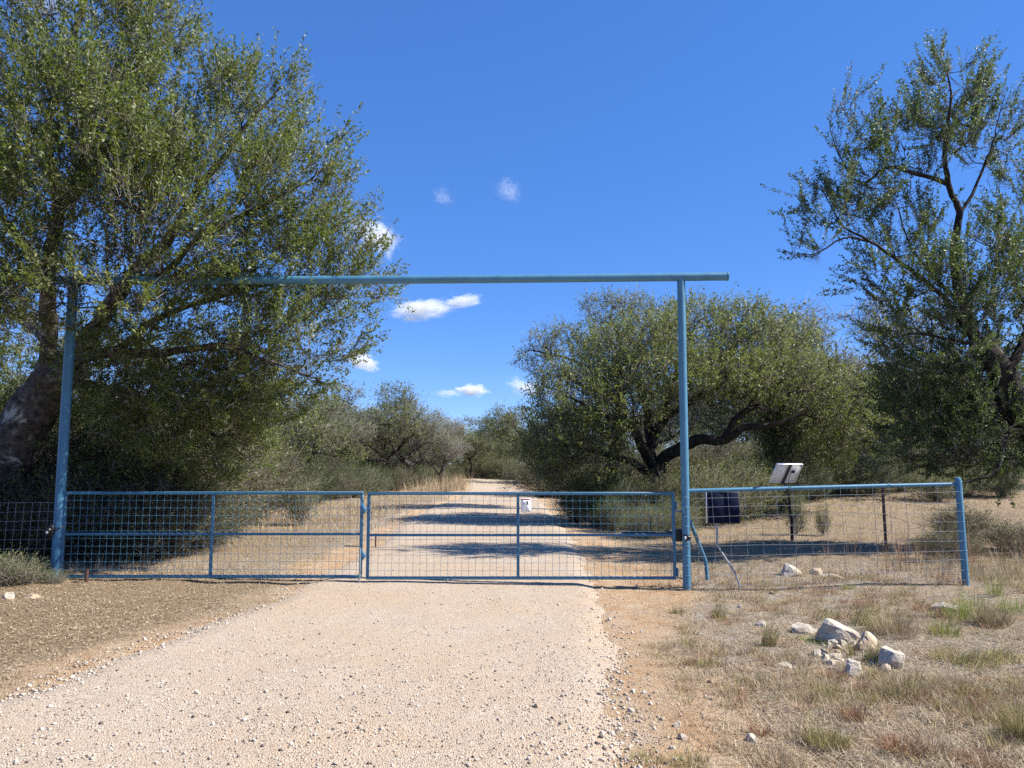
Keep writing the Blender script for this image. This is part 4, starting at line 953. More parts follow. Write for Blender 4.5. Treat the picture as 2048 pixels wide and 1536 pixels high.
MB().tube([(0.02, -0.022, -0.03), (0.0, -0.03, -0.055), (0.025, -0.032, -0.068), (0.05, -0.03, -0.052), (0.048, -0.024, -0.028)], 0.0045, 8).build('shackle', M['alu'], s1, True)
MB().tube([(0.05, 0.0, -0.02), (0.055, -0.008, -0.08), (0.078, -0.006, -0.15), (0.074, -0.004, -0.17)], 0.0065, 8).build('cord', M['black'], s1, True)
MB().tube([(0.07 * math.cos(a), 0.075 + 0.0685 * math.sin(a), 0.035 + 0.006 * math.cos(a)) for a in np.linspace(0, 2 * math.pi, 17)], 0.006, 8, False).build('strap', M['black'], s1, True)
q = P(104, 1061, GY - 0.05); s2 = empty('photo_eye', (q[0], GY - 0.05, q[2])); tag(s2, 'black photo eye with round white lens clamped to the left gate post', 'sensor')
MB().tube([(-0.015, 0.03, 0.012), (-0.03, -0.03, 0.0), (-0.033, -0.045, -0.004)], [0.040, 0.042, 0.036], 18).build('housing', M['black'], s2, True)
MB().tube([(-0.036, -0.046, -0.022), (-0.037, -0.052, -0.024)], 0.019, 16).build('lens', M['white'], s2, True)
MB().plate([(-0.01, 0.10), (0.03, 0.07), (0.045, 0.03), (0.04, -0.03), (0.01, -0.09), (-0.02, -0.10), (-0.03, 0.05)], -0.034, -0.020).build('bracket', M['black'], s2)
MB().tube([(0.052 + 0.076 * math.cos(a), 0.05 + 0.076 * math.sin(a), 0.05 * math.cos(a)) for a in np.linspace(0, 2 * math.pi, 17)], 0.007, 8, False).build('strap', M['black'], s2, True)

# iron pipe stub standing in front of the left leaf
def stub(px, py0, py1, Y, r, m, name, label, cat):
    a = P(px, py0, Y); z = gzf(a[0], Y); h = P(px, py1, Y)[2] - z
    root = empty(name, (a[0], Y, z)); tag(root, label, cat)
    MB().tube([(0, 0, -0.12), (0.004, 0, h)], r, 14).build('pipe', m, root, True)
    MB().tube([(0.004, 0, h - 0.004), (0.004, 0, h + 0.004)], [r * 1.12, r * 1.12], 14).build('rim', m, root, True)
stub(172, 1164, 1139, 9.9, 0.024, M['rust'], 'pipe_stub', 'short rusty pipe stub in the ground at the left leaf\'s foot', 'pipe')
stub(751, 1086, 1067, 14.6, 0.016, M['rust'], 'steel_stake', 'short rusty stake beside the driveway behind the right leaf', 'stake')

# ------------------------------------------------------------------ solar panels
pc = P(1572, 946, GY + 0.10); fo = P(1576, 975, GY)
sp = empty('solar_panel', (fo[0], GY, fo[2])); tag(sp, 'tilted solar panel showing its white back, on a black bracket above the top rail', 'solar panel')
c = pc - np.array(sp.location)
Rm = np.array(Matrix.Rotation(R(18), 3, 'Z') @ Matrix.Rotation(R(36), 3, 'X'))  # leaning: the glass faces up and away
pw, ph = 0.425, 0.31
def prot(v): return c + Rm @ np.array(v, float)
def pbox(name, cc, s, m, par=sp, bev=0.003): return MB().box(prot(cc), s, Rm, bev).build(name, m, par)
pbox('glass', (0, 0.006, 0), (pw - 0.02, 0.006, ph - 0.02), M['cell'])
pbox('back_sheet', (0, -0.002, 0), (pw - 0.02, 0.006, ph - 0.02), M['panel_back'])
for z in (-1, 1): pbox('frame_bar', (0, 0, z * (ph / 2 - 0.009)), (pw, 0.03, 0.018), M['alu'])
for x in (-1, 1): pbox('frame_bar', (x * (pw / 2 - 0.009), 0, 0), (0.018, 0.028, ph - 0.04), M['alu'])
for k in range(9): pbox('cell_line', (-0.185 + k * 0.046, -0.0056, 0), (0.0025, 0.0012, ph - 0.045), M['alu'], sp, 0)
pbox('junction_box', (0.095, -0.014, 0.03), (0.045, 0.02, 0.04), M['black'])
pbox('bracket_arm', (0.0, -0.022, -0.01), (0.042, 0.014, 0.34), M['black'])
a = prot((0.0, -0.024, -0.15)); MB().tube([a, (a[0] * 0.6, a[1] * 0.5 - 0.03, a[2] * 0.5), (-0.012, -0.036, -0.03)], 0.017, 8).build('bracket_foot', M['black'], sp, True)
a = prot((0.095, -0.024, 0.03)); MB().tube([a, a + np.array((-0.05, -0.03, -0.01)), a + np.array((-0.085, -0.03, -0.10)), (0.02, -0.05, 0.0)], 0.004, 6).build('cable', M['black'], sp, True)
pc = P(1447, 1015, GY + 0.14)
s3 = empty('solar_panel', (pc[0], GY + 0.14, pc[2])); tag(s3, 'dark navy solar panel hanging behind the wire below the top rail', 'solar panel')
pw, ph = 0.445, 0.43
MB().box((0, 0.014, 0), (pw, 0.03, ph), None, 0.004).build('frame', M['navy'], s3)
MB().box((-pw / 2 - 0.008, 0.014, 0), (0.014, 0.034, ph), None, 0.003).build('edge_strip', M['alu'], s3)
for x in (-1, 1):
    MB().box((x * pw * 0.236, -0.004, 0), (pw * 0.455, 0.006, ph * 0.95), None, 0.001).build('cell', M['cell'], s3)
MB().plate([(-0.06, 0.21), (0.06, 0.21), (0.03, 0.262), (-0.03, 0.262)], -0.016, 0.0).build('clamp', M['black'], s3)
cp = P(1434, 1052, GY + 0.18)
cd = empty('conduit', (cp[0], GY + 0.18, gzf(cp[0], GY))); tag(cd, 'grey electrical conduit bending down to the ground below the navy solar panel', 'conduit')
a0, a1, a2, a3 = P(1434, 1050, GY + 0.17), P(1434, 1090, GY + 0.16), P(1468, 1143, GY + 0.10), P(1481, 1176, GY + 0.0)
rel = lambda p: np.array(p) - np.array(cd.location)
MB().tube([rel(a0 + np.array((0, 0, 0.22))), rel(a0), rel(a1)], 0.0145, 10).build('riser', M['conduit'], cd, True)
a3[2] = gzf(a3[0], GY) - 0.05
MB().tube([rel(a1), rel(a1 * .8 + a2 * .2), rel(a1 * .4 + a2 * .6), rel(a2), rel((a2 + a3) / 2 + np.array((0.02, 0, 0))), rel(a3)], 0.0125, 10).build('hose', M['conduit'], cd, True)

# ------------------------------------------------------------------ steel post fence running away on the right
ff = empty('field_fence', (float(P(1769, 1000, 13.6)[0]), 13.6, 0.0)); tag(ff, 'wire fence on thin rusty steel posts leading away behind the solar panels', 'fence')
tops = []
for px0, px1, pyt, Y in ((1770, 1764, 956, 13.6), (1604, 1596, 962, 18.6), (1494, 1491, 948, 26.0)):
    a = P(px0, 1050, Y); b = P(px1, pyt, Y); z = float(gz(a[0], Y)) - 0.25
    mb = MB().tube([(a[0], Y, z), (b[0], Y, b[2])], 0.026 if Y < 20 else 0.034, 6); tops.append((b[0], Y, b[2]))
    mb.box(((a[0] + b[0]) / 2, Y - 0.012, (z + b[2]) / 2 + 0.1), (0.008, 0.03, b[2] - z - 0.3))
    gpart(mb, 'post', M['rust'], ff, ff)
a = P(1583, 1050, 16.0); ws = empty('cedar_stake', (a[0], 16.0, float(gz(a[0], 16.0)))); tag(ws, 'weathered dark cedar stake standing in the weeds behind the tilted solar panel', 'stake')
hh = P(1578, 984, 16.0)[2] - ws.location.z
MB().tube([(0, 0, -0.2), (0.01, 0, hh * 0.4), (-0.02, 0.01, hh * 0.7), (-0.03, 0, hh)], [0.038, 0.032, 0.035, 0.022], 9).build('stake', M['bark_dark'], ws, True)
for q, (z, dx) in enumerate(((0.45, 0.16), (0.7, -0.13))): MB().tube([(0, 0, hh * z), (dx * 0.6, 0.01, hh * z + 0.05), (dx, 0.0, hh * z + 0.13)], [0.022, 0.016, 0.008], 6).build('snag', M['bark_dark'], ws, True)
st = np.array([(ep0[0], GY, ep1[2] - 0.05)] + tops)
for k in range(4):
    pts = []
    for a, b in zip(st[:-1], st[1:]):
        for u in np.linspace(0, 1, 5)[:-1]: pts.append(a + (b - a) * u + np.array((0, 0, -0.10 - 0.28 * k - 0.03 * math.sin(math.pi * u))))
    pts.append(st[-1] + np.array((0, 0, -0.10 - 0.28 * k)))
    gpart(MB().tube(pts, 0.0022, 4), 'wire', M['rust'], ff, ff)

# ------------------------------------------------------------------ rocks
def rock_mesh(seed, sx, sy, sz, cuts=13):
    """a convex block knocked into facets by random planes, then roughened"""
    import bmesh
    rg = np.random.default_rng(seed)
    bm = bmesh.new(); bmesh.ops.create_icosphere(bm, subdivisions=3, radius=1.0)
    v = np.array([q.co[:] for q in bm.verts])
    for k in range(cuts):
        n = rnd_unit(rg, 1)[0]; n[2] = abs(n[2]) * 1.2 - 0.12; n = unit(n); h = rg.uniform(0.34, 0.68); d = v @ n - h
        v = v - np.maximum(d, 0)[:, None] * n
    v = v * (1 + 0.05 * np.sin(v @ rg.normal(size=3) * 7)[:, None]) + rg.normal(size=v.shape) * 0.012
    ext = (v.max(0) - v.min(0)) / 2; v = (v - (v.max(0) + v.min(0)) / 2) / ext * np.array((sx, sy, sz)) * 1.12
    for q, p in zip(bm.verts, v): q.co = p
    me = bpy.data.meshes.new('rock'); bm.to_mesh(me); bm.free(); me.materials.append(M['rock']); return me
def rock(px, py, w, h, label, seed, group=None, rz=0.0, tilt=(0, 0)):
    """py is the foot of the rock, w and h its size in the photograph"""
    g = G0(px, py, 0.0)
    for _ in range(3): g = G0(px, py, gzf(g[0], g[1]))
    s = g[1] / FPX; sx, sz = w * s / 2 * 0.95, h * s / 2 * 0.98
    o = link('rock', rock_mesh(seed, sx, sx * 0.75, sz), None, (g[0], g[1] + sx * 0.5, gzf(g[0], g[1] + sx * 0.5) + sz * 0.30))
    o.rotation_euler = (tilt[0], tilt[1], rz); tag(o, label, 'rock', group)
rock(1682, 1285, 74, 52, 'largest pale limestone block of the rock pile', 1, None, 0.2, (0, 0.25))
rock(1742, 1300, 52, 48, 'tan upright rock leaning against the largest block of the pile', 2, None, 0.5, (0, 0.3))
rock(1792, 1335, 62, 48, 'wedge-shaped rock at the right end of the rock pile', 3, None, 0.9, (0.1, 0.25))
rock(1714, 1352, 42, 38, 'loose pale rock in front of the rock pile', 4, None, 0.3, (0, 0.4))
rock(1622, 1268, 62, 22, 'flat dark-edged rock behind green grass at the pile\'s left end', 5, None, 0.0)
rock(1776, 1342, 26, 18, 'small white rock at the foot of the wedge-shaped rock', 6)
rock(1748, 1330, 18, 14, 'small round tan stone between the loose rock and the wedge', 16)
rock(1894, 1222, 42, 22, 'long white rock lying alone in the grass below the end post', 7, None, -0.3, (0, 0.3))
rock(1586, 1152, 44, 34, 'rounded grey boulder behind the right wire panel', 8)
rock(1636, 1150, 28, 18, 'small pale stone next to the grey boulder', 9)
rock(1672, 1158, 36, 12, 'low flat stone under the wire of the right panel', 10)
rock(1523, 1253, 22, 14, 'small grey rock beside the tall dark grass tuft', 11)
rock(12, 1198, 24, 18, 'pale block by the shrubs near the left wire fence', 12)
rock(62, 1197, 36, 14, 'long low cream stone on the leaf litter near the left post', 13, None, 0.1)
GR_ = 'rubble of the rock pile'
rg = np.random.default_rng(9)
for k in range(30):
    px, py = rg.normal(1668, 40), rg.normal(1308, 17)
    rock(px, py, rg.uniform(10, 26), rg.uniform(8, 16), 'small broken stone in the rubble around the rock pile', 300 + k, GR_, rg.uniform(0, 6))
GS = 'stones scattered on the dry ground right of the driveway'
for k, (px, py, w) in enumerate(((1290, 1388, 16), (1356, 1452, 20), (1365, 1478, 18), (1266, 1384, 11), (1507, 1484, 24), (1345, 1500, 16), (1480, 1215, 10), (1545, 1190, 9), (1400, 1270, 10), (1575, 1330, 13), (1260, 1500, 12), (1325, 1440, 12), (1420, 1400, 9), (1600, 1420, 9), (1240, 1455, 12), (1205, 1470, 14), (1075, 1415, 16))):
    rock(px, py, w, w * 0.72, 'loose fist-sized stone on the bare ground along the driveway\'s right edge', 400 + k, GS, k * 1.3)
print('objects', round(time.time() - T0, 1))
# ------------------------------------------------------------------ loose gravel
rg = np.random.default_rng(12)
def scatter(n, y0, y1, x0, x1, pw=1.6):
    """points over a strip of ground, denser near y0"""
    u = rg.uniform(size=n); a = 1 - pw
    y = (y0 ** a + u * (y1 ** a - y0 ** a)) ** (1 / a)
    hw = 0.80 * y + 1.0
    x = rg.uniform(-1, 1, n) * hw
    k = (x > x0) & (x < x1); return x[k], y[k]
def stones_geo(x, y, s, sink=0.25):
    n = len(x); z = surf(x, y)
    oct_ = np.array([(1, 0, 0), (0, 1, 0), (-1, 0, 0), (0, -1, 0), (0, 0, 1), (0, 0, -1)], float)
    v = oct_[None] * rg.uniform(0.65, 1.25, (n, 6, 1)) + rg.normal(size=(n, 6, 3)) * 0.18
    a = rg.uniform(0, 6.28, n); c, si = np.cos(a)[:, None], np.sin(a)[:, None]
    vx = v[:, :, 0] * c - v[:, :, 1] * si * 0.8; vy = v[:, :, 0] * si + v[:, :, 1] * c * 0.8
    v = np.stack([vx, vy, v[:, :, 2] * 0.72], -1) * s[:, None, None] + np.stack([x, y, z + s * sink], 1)[:, None]
    f = np.array([(0, 1, 4), (1, 2, 4), (2, 3, 4), (3, 0, 4), (1, 0, 5), (2, 1, 5), (3, 2, 5), (0, 3, 5)])
    return v.reshape(-1, 3), (f[None] + (np.arange(n) * 6)[:, None, None]).reshape(-1, 3)
x, y = scatter(105000, 3.4, 26, -9, 9, 2.0)
o = outside(x, y)
dens = np.where(o < -0.1, 0.62, np.where(o < 0.12, 1.0, np.exp(-(o - 0.1) / 0.16) * 0.7))
patch = fbm(x * 0.55, y * 0.55, 51, 3) + 0.75 * np.exp(-(((x - 0.6) / 0.5) ** 2 + ((y - 5.4) / 1.3) ** 2)) + 0.5 * np.exp(-(np.abs(o) / 0.3) ** 2)
dens = dens * np.clip(0.55 + 0.9 * patch, 0.1, 1)
k = rg.uniform(size=len(x)) < dens; x, y, o = x[k], y[k], o[k]
s = np.clip(rg.lognormal(-5.2, 0.45, len(x)), 0.003, 0.024) * (1 + 0.45 * np.exp(-(np.abs(o) / 0.3) ** 2))
xa, ya = scatter(9000, 4.6, 9.5, -9, 0, 1.2); oa_ = xl(ya) - xa
k = rg.uniform(size=len(xa)) < 0.8 * np.exp(-((oa_ + 0.05) / 0.2) ** 2) * np.clip(0.5 + 1.4 * fbm(xa * 0.9, ya * 0.9, 57, 3), 0, 1); xa, ya = xa[k], ya[k]
xb, yb = scatter(9000, 3.7, 12, 0, 9, 1.6); ob_ = xb - xr(yb); k = (ob_ > 0.2) & (rg.uniform(size=len(xb)) < np.clip(0.5 + 1.6 * fbm(xb * 0.8, yb * 0.8, 59, 3), 0.05, 1) * 0.6); xb, yb = xb[k], yb[k]
s = np.concatenate([s, np.clip(rg.lognormal(-4.35, 0.35, len(xa)), 0.005, 0.035), np.clip(rg.lognormal(-4.9, 0.45, len(xb)), 0.004, 0.025)])
x = np.concatenate([x, xa, xb]); y = np.concatenate([y, ya, yb])
v, f = stones_geo(x, y, s)
tag(link('loose_gravel', np_mesh('loose_gravel', v, f, M['gravel'])), 'loose pale gravel stones strewn over the driveway', 'gravel', None, 'stuff')
print('gravel', len(x), round(time.time() - T0, 1))

# ------------------------------------------------------------------ litter and grass
def flat_straws(x, y, L, w, lift=0.35):
    n = len(x); z = surf(x, y) + rg.uniform(0.001, 0.02, n)
    a = rg.uniform(0, 6.28, n); d = unit(np.stack([np.cos(a), np.sin(a), rg.normal(size=n) * lift], 1))
    p = np.stack([x, y, z], 1); sd = unit(np.cross(d, np.array((0.1, 0.2, 1.0)))) * w[:, None]
    v = np.stack([p - sd, p + sd, p + d * L[:, None]], 1).reshape(-1, 3); return v, np.arange(3 * n).reshape(-1, 3)
# left verge: brown leaf litter
x, y = scatter(110000, 4.6, 11.5, -9.5, 1.0, 1.2)
o = xl(y) - x; k = (o > -0.15) & (rg.uniform(size=len(x)) < sstep(0.1, 0.8, o + 0.4 * fbm(x * 1.1, y * 1.1, 31, 3))); x, y = x[k], y[k]; n = len(x)
p = np.stack([x, y, surf(x, y) + rg.uniform(0.001, 0.016, n)], 1); a = rg.uniform(0, 6.28, n)
L = rg.uniform(0.012, 0.034, n)
lv, lf = leaves_geo(p, unit(np.stack([np.cos(a), np.sin(a), rg.normal(size=n) * 0.25], 1)), unit(rnd_unit(rg, n) * 0.55 + np.array((0, 0, 1.0))), L, L * rg.uniform(0.35, 0.55, n))
tag(link('leaf_litter', np_mesh('leaf_litter', lv, lf, M['litter'])), 'brown fallen oak leaves covering the ground left of the driveway', 'leaf litter', None, 'stuff')
parts = []
x, y = scatter(90000, 4.6, 11.5, -9.5, 1.0, 1.2); o = xl(y) - x; k = o > 0.05; x, y = x[k], y[k]
parts.append(flat_straws(x, y, rg.uniform(0.03, 0.11, len(x)), rg.uniform(0.001, 0.0024, len(x))))
# right verge: thatch of lying straws
x, y = scatter(300000, 3.6, 14, -0.5, 13, 1.7); o = x - xr(y)
k = (o > 0.15) & (rg.uniform(size=len(x)) < sstep(0.1, 1.3, o + 0.55 * fbm(x * 0.9, y * 0.9, 71, 3))); x, y = x[k], y[k]
parts.append(flat_straws(x, y, rg.uniform(0.03, 0.13, len(x)), rg.uniform(0.001, 0.0024, len(x))))
nv = 0; V = []; F = []
for a, b in parts: V.append(a); F.append(b + nv); nv += len(a)
tag(link('straw_thatch', np_mesh('straw_thatch', np.concatenate(V), np.concatenate(F), M['straw'])), 'thatch of dry straw lying on the ground on both verges', 'straw', None, 'stuff')

class Grass:
    def __init__(s): s.v = []; s.q = []; s.t = []; s.n = 0
    def tufts(s, x, y, r, h, nb, lean=0.7, w=0.0016, az=None, zoff=0.0):
        """clumps: arrays of centre, radius, height, blades per clump"""
        k = np.repeat(np.arange(len(x)), nb); m = len(k)
        rr = r[k] * np.sqrt(rg.uniform(size=m)); a = rg.uniform(0, 6.28, m)
        px = x[k] + rr * np.cos(a); py = y[k] + rr * np.sin(a)
        la = a + rg.normal(size=m) * 0.6 if az is None else az[k] + rg.normal(size=m) * 0.55
        p = np.stack([px, py, surf(px, py) - 0.006], 1)
        hh = h[k] * rg.uniform(0.45, 1.15, m); ln = np.clip(lean * (0.35 + 0.75 * rr / (r[k] + 1e-6)) + rg.normal(size=m) * 0.22, 0.02, 1.5)
        ww = w * rg.uniform(0.7, 1.4, m) * (np.ones(m) if np.isscalar(w) else 1)
        v, (q, t) = blades_geo(p, la, hh, ln, ww, rg)
        s.v.append(v); s.q.append(q + s.n); s.t.append(t + s.n); s.n += len(v)
    def build(s, name, m, label, cat='grass'):
        me = np_mesh(name, np.concatenate(s.v), [np.concatenate(s.q), np.concatenate(s.t)], m)
        tag(link(name, me), label, cat, None, 'stuff'); print(name, s.n)
A = lambda n, a, b: rg.uniform(a, b, n)
dry, rust, olive, green = Grass(), Grass(), Grass(), Grass()
# right verge, low tufts
x, y = scatter(11000, 3.7, 12.5, 0.5, 12, 1.5); o = x - xr(y)
dn = sstep(0.25, 1.8, o + 0.8 * fbm(x * 0.7, y * 0.7, 81, 3)) * np.clip(0.35 + 1.5 * fbm(x * 0.9, y * 0.9, 83, 3), 0, 1); k = (rg.uniform(size=len(x)) < dn) & (o > 0.3)
x, y = x[k], y[k]; c = rg.uniform(size=len(x)) + 0.25 * fbm(x * 0.5, y * 0.5, 91, 2)
for g, lo, hi, hmul in ((dry, -1, 0.42, 1.0), (olive, 0.42, 0.72, 1.15), (rust, 0.72, 9, 0.9)):
    s_ = (c >= lo) & (c < hi); n = s_.sum()
    g.tufts(x[s_], y[s_], A(n, 0.03, 0.10), A(n, 0.055, 0.155) * hmul, rg.integers(22, 60, n), 0.95, 0.0013)
# single big tufts read off the photograph
def at(px, py):
    g = G0(px, py, 0.0)
    for _ in range(3): g = G0(px, py, gzf(g[0], g[1]))
    return g
def one(gr, px, py, rpx, hpx, nb, lean=0.6, az=None, w=0.0014):
    nb = int(nb * 1.5); lean = min(1.3, lean * 1.15); hpx *= 1.1
    p = at(px, py); s = p[1] / FPX
    gr.tufts(np.array([p[0]]), np.array([p[1]]), np.array([rpx * s]), np.array([hpx * s * 1.15]), np.array([nb]), lean, w, None if az is None else np.array([az]))
for a in ((olive, 1535, 1292, 14, 44, 130, 0.45, 0.0), (olive, 1355, 1228, 13, 20, 80), (olive, 1437, 1236, 14, 30, 90, 0.5, 0.2), (rust, 1520, 1470, 20, 24, 120), (olive, 1655, 1490, 38, 34, 330), (dry, 1600, 1478, 30, 26, 160),
          (rust, 1800, 1500, 40, 32, 330, 0.9), (dry, 1860, 1500, 46, 30, 240), (rust, 1730, 1213, 20, 20, 110), (rust, 1645, 1186, 28, 18, 130), (olive, 1650, 1238, 26, 22, 120, 0.6, 0.4), (olive, 1720, 1248, 20, 36, 140, 0.5, 0.3), (dry, 1790, 1268, 40, 40, 330),
          (olive, 1770, 1262, 34, 40, 260, 0.6), (rust, 1840, 1222, 18, 18, 110), (dry, 1990, 1250, 30, 40, 200), (olive, 1980, 1250, 30, 42, 240, 0.6, 0.5), (olive, 1950, 1330, 40, 34, 260, 1.1, 0.0), (olive, 2000, 1322, 36, 34, 240, 1.2, 0.1), (olive, 1900, 1320, 30, 30, 180, 0.9),
          (green, 1890, 1270, 26, 30, 130, 0.7), (green, 1920, 1240, 24, 34, 130, 0.6), (green, 1945, 1226, 22, 46, 100, 0.4), (green, 2030, 1225, 28, 34, 130, 0.6), (green, 1630, 1285, 26, 15, 150, 0.9), (green, 1655, 1275, 22, 14, 120, 0.9), (green, 1697, 1178, 12, 12, 60), (green, 1990, 1190, 14, 46, 60, 0.3),
          (olive, 1700, 1310, 14, 26, 90, 0.6), (olive, 1745, 1325, 22, 36, 170, 0.7, 0.2), (rust, 1705, 1440, 22, 30, 150), (rust, 1665, 1356, 28, 20, 130), (dry, 1810, 1385, 50, 34, 330), (olive, 1790, 1390, 40, 30, 150), (olive, 2040, 1480, 24, 70, 240, 0.5), (dry, 1900, 1380, 40, 26, 220), (dry, 1940, 1430, 44, 28, 240), (olive, 1960, 1385, 40, 26, 160),
          (rust, 1690, 1160, 20, 16, 90), (rust, 1780, 1168, 34, 14, 140), (rust, 1900, 1168, 26, 20, 130), (dry, 1460, 1180, 30, 12, 130), (dry, 1480, 1500, 40, 22, 150), (olive, 1380, 1530, 36, 24, 150), (olive, 1290, 1520, 34, 18, 120), (dry, 1560, 1530, 44, 28, 200), (rust, 1960, 1530, 40, 26, 200), (olive, 1420, 1330, 24, 16, 90), (dry, 1500, 1360, 40, 16, 150), (dry, 1350, 1290, 30, 12, 90)):
    one(*a)
# tall dry grass and weeds beyond the right end post
x = A(90, 5.6, 9.5); y = A(90, 8.7, 12.5); k = (x > 6.3) | (y > 10.6); x, y = x[k], y[k]
dry.tufts(x, y, A(len(x), 0.05, 0.16), A(len(x), 0.2, 0.5), rg.integers(25, 60, len(x)), 0.7, 0.0016)
x = A(60, 6.4, 9.5); y = A(60, 9.0, 12); olive.tufts(x, y, A(60, 0.05, 0.12), A(60, 0.2, 0.45), rg.integers(20, 40, 60), 0.6, 0.0016)
x = A(22, 5.2, 8.6); y = A(22, 11.0, 13.0); rust.tufts(x, y, A(22, 0.05, 0.1), A(22, 0.4, 0.8), rg.integers(12, 24, 22), 0.25, 0.0018)
# meadow behind the gate, left and right of the driveway
x = rg.uniform(-26, 24, 30000); y = 10.4 + 50 * rg.uniform(size=30000) ** 1.7
o = outside(x, y); k = (o > 0.35) & (np.abs(x) < 0.75 * y + 2) & (rg.uniform(size=len(x)) < 0.35 + 0.65 * sstep(0.3, 2.0, o + 1.2 * fbm(x * 0.4, y * 0.4, 95, 3)))
k &= ~((x < -3.6) & (y < 13.5) & (rg.uniform(size=len(x)) < 0.85)); x, y = x[k], y[k]; c = rg.uniform(size=len(x)) + 0.3 * fbm(x * 0.25, y * 0.25, 97, 2)
sc = np.clip(y / 16, 0.8, 2.4)
for g, lo, hi in ((dry, -1, 0.70), (olive, 0.70, 0.92), (rust, 0.92, 9)):
    s_ = (c >= lo) & (c < hi); n = s_.sum(); hh = A(n, 0.06, 0.17) * (1 + 0.5 * sstep(16, 30, y[s_])) * np.where(x[s_] > 0, 1.0, 1.05)
    for lo2, hi2, nb in ((0, 14, 13), (14, 22, 9), (22, 99, 6)):
        q = (y[s_] >= lo2) & (y[s_] < hi2)
        if q.sum(): g.tufts(x[s_][q], y[s_][q], A(q.sum(), 0.05, 0.14) * sc[s_][q], hh[q], np.full(q.sum(), nb), 0.8, 0.0017 * max(1, lo2 / 9))
# tall straw at the driveway end of the left thicket
x = A(160, -7.5, -2.6); y = A(160, 38, 50); dry.tufts(x, y, A(160, 0.1, 0.3), A(160, 0.5, 1.0), np.full(160, 18), 0.35, 0.006)
x = A(120, -8.5, -3.6); y = A(120, 17, 26); dry.tufts(x, y, A(120, 0.1, 0.25), A(120, 0.25, 0.5), np.full(120, 22), 0.5, 0.003)
# a few blades on the left verge and at the gate line
x = A(260, -9, -2.0); y = A(260, 8.6, 10.8); k = xl(y) - x > 0.2; dry.tufts(x[k], y[k], A(k.sum(), 0.02, 0.07), A(k.sum(), 0.03, 0.09), np.full(k.sum(), 12), 0.9, 0.0013)
x = A(60, -7.5, -3.9); y = A(60, 10.5, 11.6); dry.tufts(x, y, A(60, 0.04, 0.1), A(60, 0.1, 0.35), np.full(60, 16), 0.8, 0.0015)
dry.build('dry_grass', M['straw'], 'straw-coloured dry grass on the verges and the meadow')
rust.build('rust_grass', M['rust_grass'], 'rust-brown dry grass tufts on the right verge and meadow')
olive.build('olive_grass', M['olive_grass'], 'half-dry olive grass tufts on the right verge and meadow')
green.build('green_grass', M['green_grass'], 'fresh green grass tufts around the rock pile')
print('grass', round(time.time() - T0, 1))

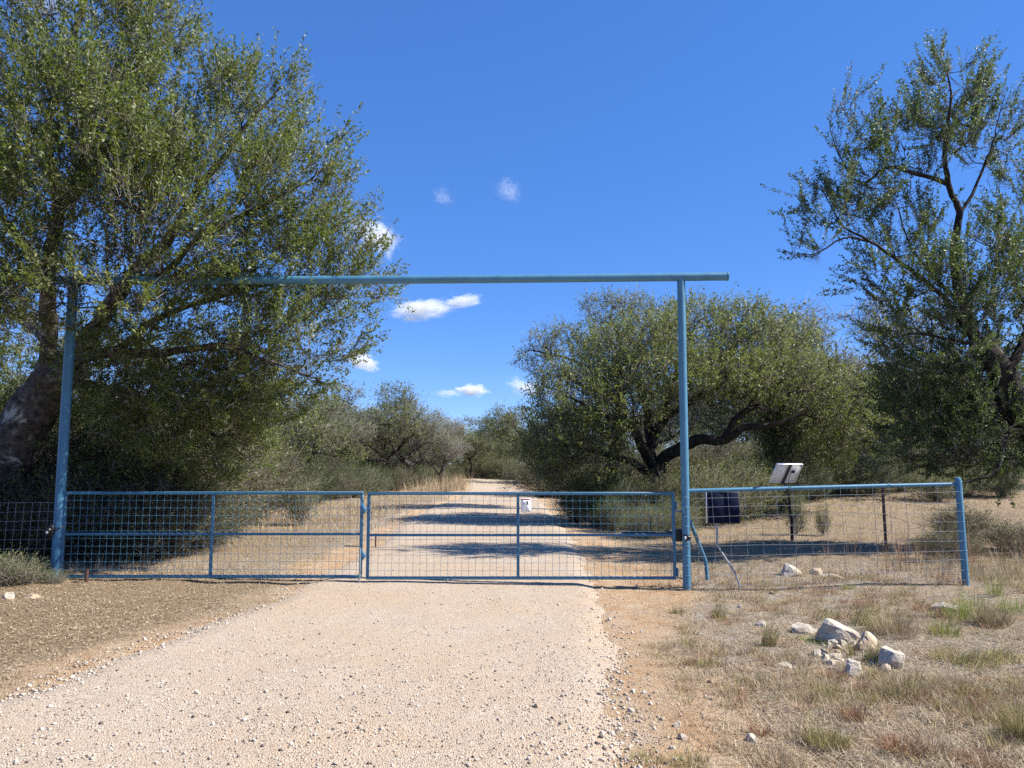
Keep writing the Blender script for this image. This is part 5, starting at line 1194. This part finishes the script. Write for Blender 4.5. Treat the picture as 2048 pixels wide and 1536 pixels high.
# ------------------------------------------------------------------ clouds
def cloud_mat(name, dens, scale, thr):
    m = bpy.data.materials.new(name); m.use_nodes = True; n = m.node_tree.nodes; l = m.node_tree.links
    n.remove(n['Principled BSDF']); pv = n.new('ShaderNodeVolumePrincipled'); l.new(pv.outputs[0], n['Material Output'].inputs['Volume'])
    pv.inputs['Color'].default_value = (1, 1, 1, 1); pv.inputs['Anisotropy'].default_value = 0.2
    tc = n.new('ShaderNodeTexCoord'); inf = n.new('ShaderNodeObjectInfo')
    va = n.new('ShaderNodeVectorMath'); va.operation = 'ADD'; l.new(tc.outputs['Object'], va.inputs[0]); l.new(inf.outputs['Location'], va.inputs[1])
    nz = noise(n, l, scale, 8, 0.66, va.outputs[0], 0.5)
    ln = n.new('ShaderNodeVectorMath'); ln.operation = 'LENGTH'; l.new(tc.outputs['Object'], ln.inputs[0])
    a = n.new('ShaderNodeMath'); a.operation = 'MULTIPLY'; a.inputs[1].default_value = 0.42; l.new(ln.outputs['Value'], a.inputs[0])
    s = n.new('ShaderNodeMath'); s.operation = 'SUBTRACT'; l.new(nz.outputs[0], s.inputs[0]); l.new(a.outputs[0], s.inputs[1])
    mr = n.new('ShaderNodeMapRange'); mr.inputs[1].default_value = thr; mr.inputs[2].default_value = thr + 0.22; mr.inputs[3].default_value = 0; mr.inputs[4].default_value = dens; l.new(s.outputs[0], mr.inputs[0])
    l.new(mr.outputs[0], pv.inputs['Density'])
    return m
CM = [cloud_mat('cloud_puff', 0.022, 1.9, 0.20), cloud_mat('cloud_wisp', 0.006, 2.2, 0.22)]
import bmesh
bm = bmesh.new(); bmesh.ops.create_icosphere(bm, subdivisions=3, radius=1.0)
cms = []
for m in CM:
    me = bpy.data.meshes.new('cloud'); bm.to_mesh(me); me.materials.append(m); cms.append(me)
bm.free()
def cloud(px, py, rx, ry, k, label, rz=0.0, alt=900.0, group=None):
    d = ray(px, py); d = d / np.linalg.norm(d); t = alt / d[2]; c = d * t
    s = t / FPX
    o = link('cloud', cms[k], None, (c[0], c[1], c[2])); o.scale = (rx * s, max(rx, ry) * s * 0.8, ry * s); o.rotation_euler = (0, rz, 0); tag(o, label, 'cloud', group)
cloud(845, 618, 80, 24, 0, 'small white puffy cloud below the crossbeam, its right tail thinning out', -0.1)
cloud(925, 602, 52, 17, 0, 'thin trailing cloud joined to the puffy cloud below the crossbeam', -0.1)
cloud(752, 474, 62, 46, 0, 'white cloud half hidden by the leaning oak\'s branch tips above the crossbeam', 0.5)
cloud(1018, 380, 40, 32, 1, 'faint wisp of cloud high above the crossbeam\'s middle', 0.6)
cloud(886, 392, 32, 24, 1, 'smaller faint wisp of cloud beside the higher wisp', 0.5)
cloud(722, 722, 48, 22, 0, 'small cloud peeping out below the leaning oak\'s branches', 0.3)
cloud(945, 780, 42, 16, 0, 'small bright cloud low over the driveway\'s end')
cloud(898, 786, 40, 11, 1, 'flat faint cloud next to the small bright low cloud')
cloud(1055, 776, 60, 22, 1, 'pale cloud behind the open-crowned oak\'s reaching limb', 0.25)
cloud(80, -5, 90, 40, 1, 'pale cloud behind the top of the leaning oak')
tris = sum(len(o.data.polygons) for o in COL.objects if o.type == 'MESH')
print('done', round(time.time() - T0, 1), 'faces incl. copies', tris)
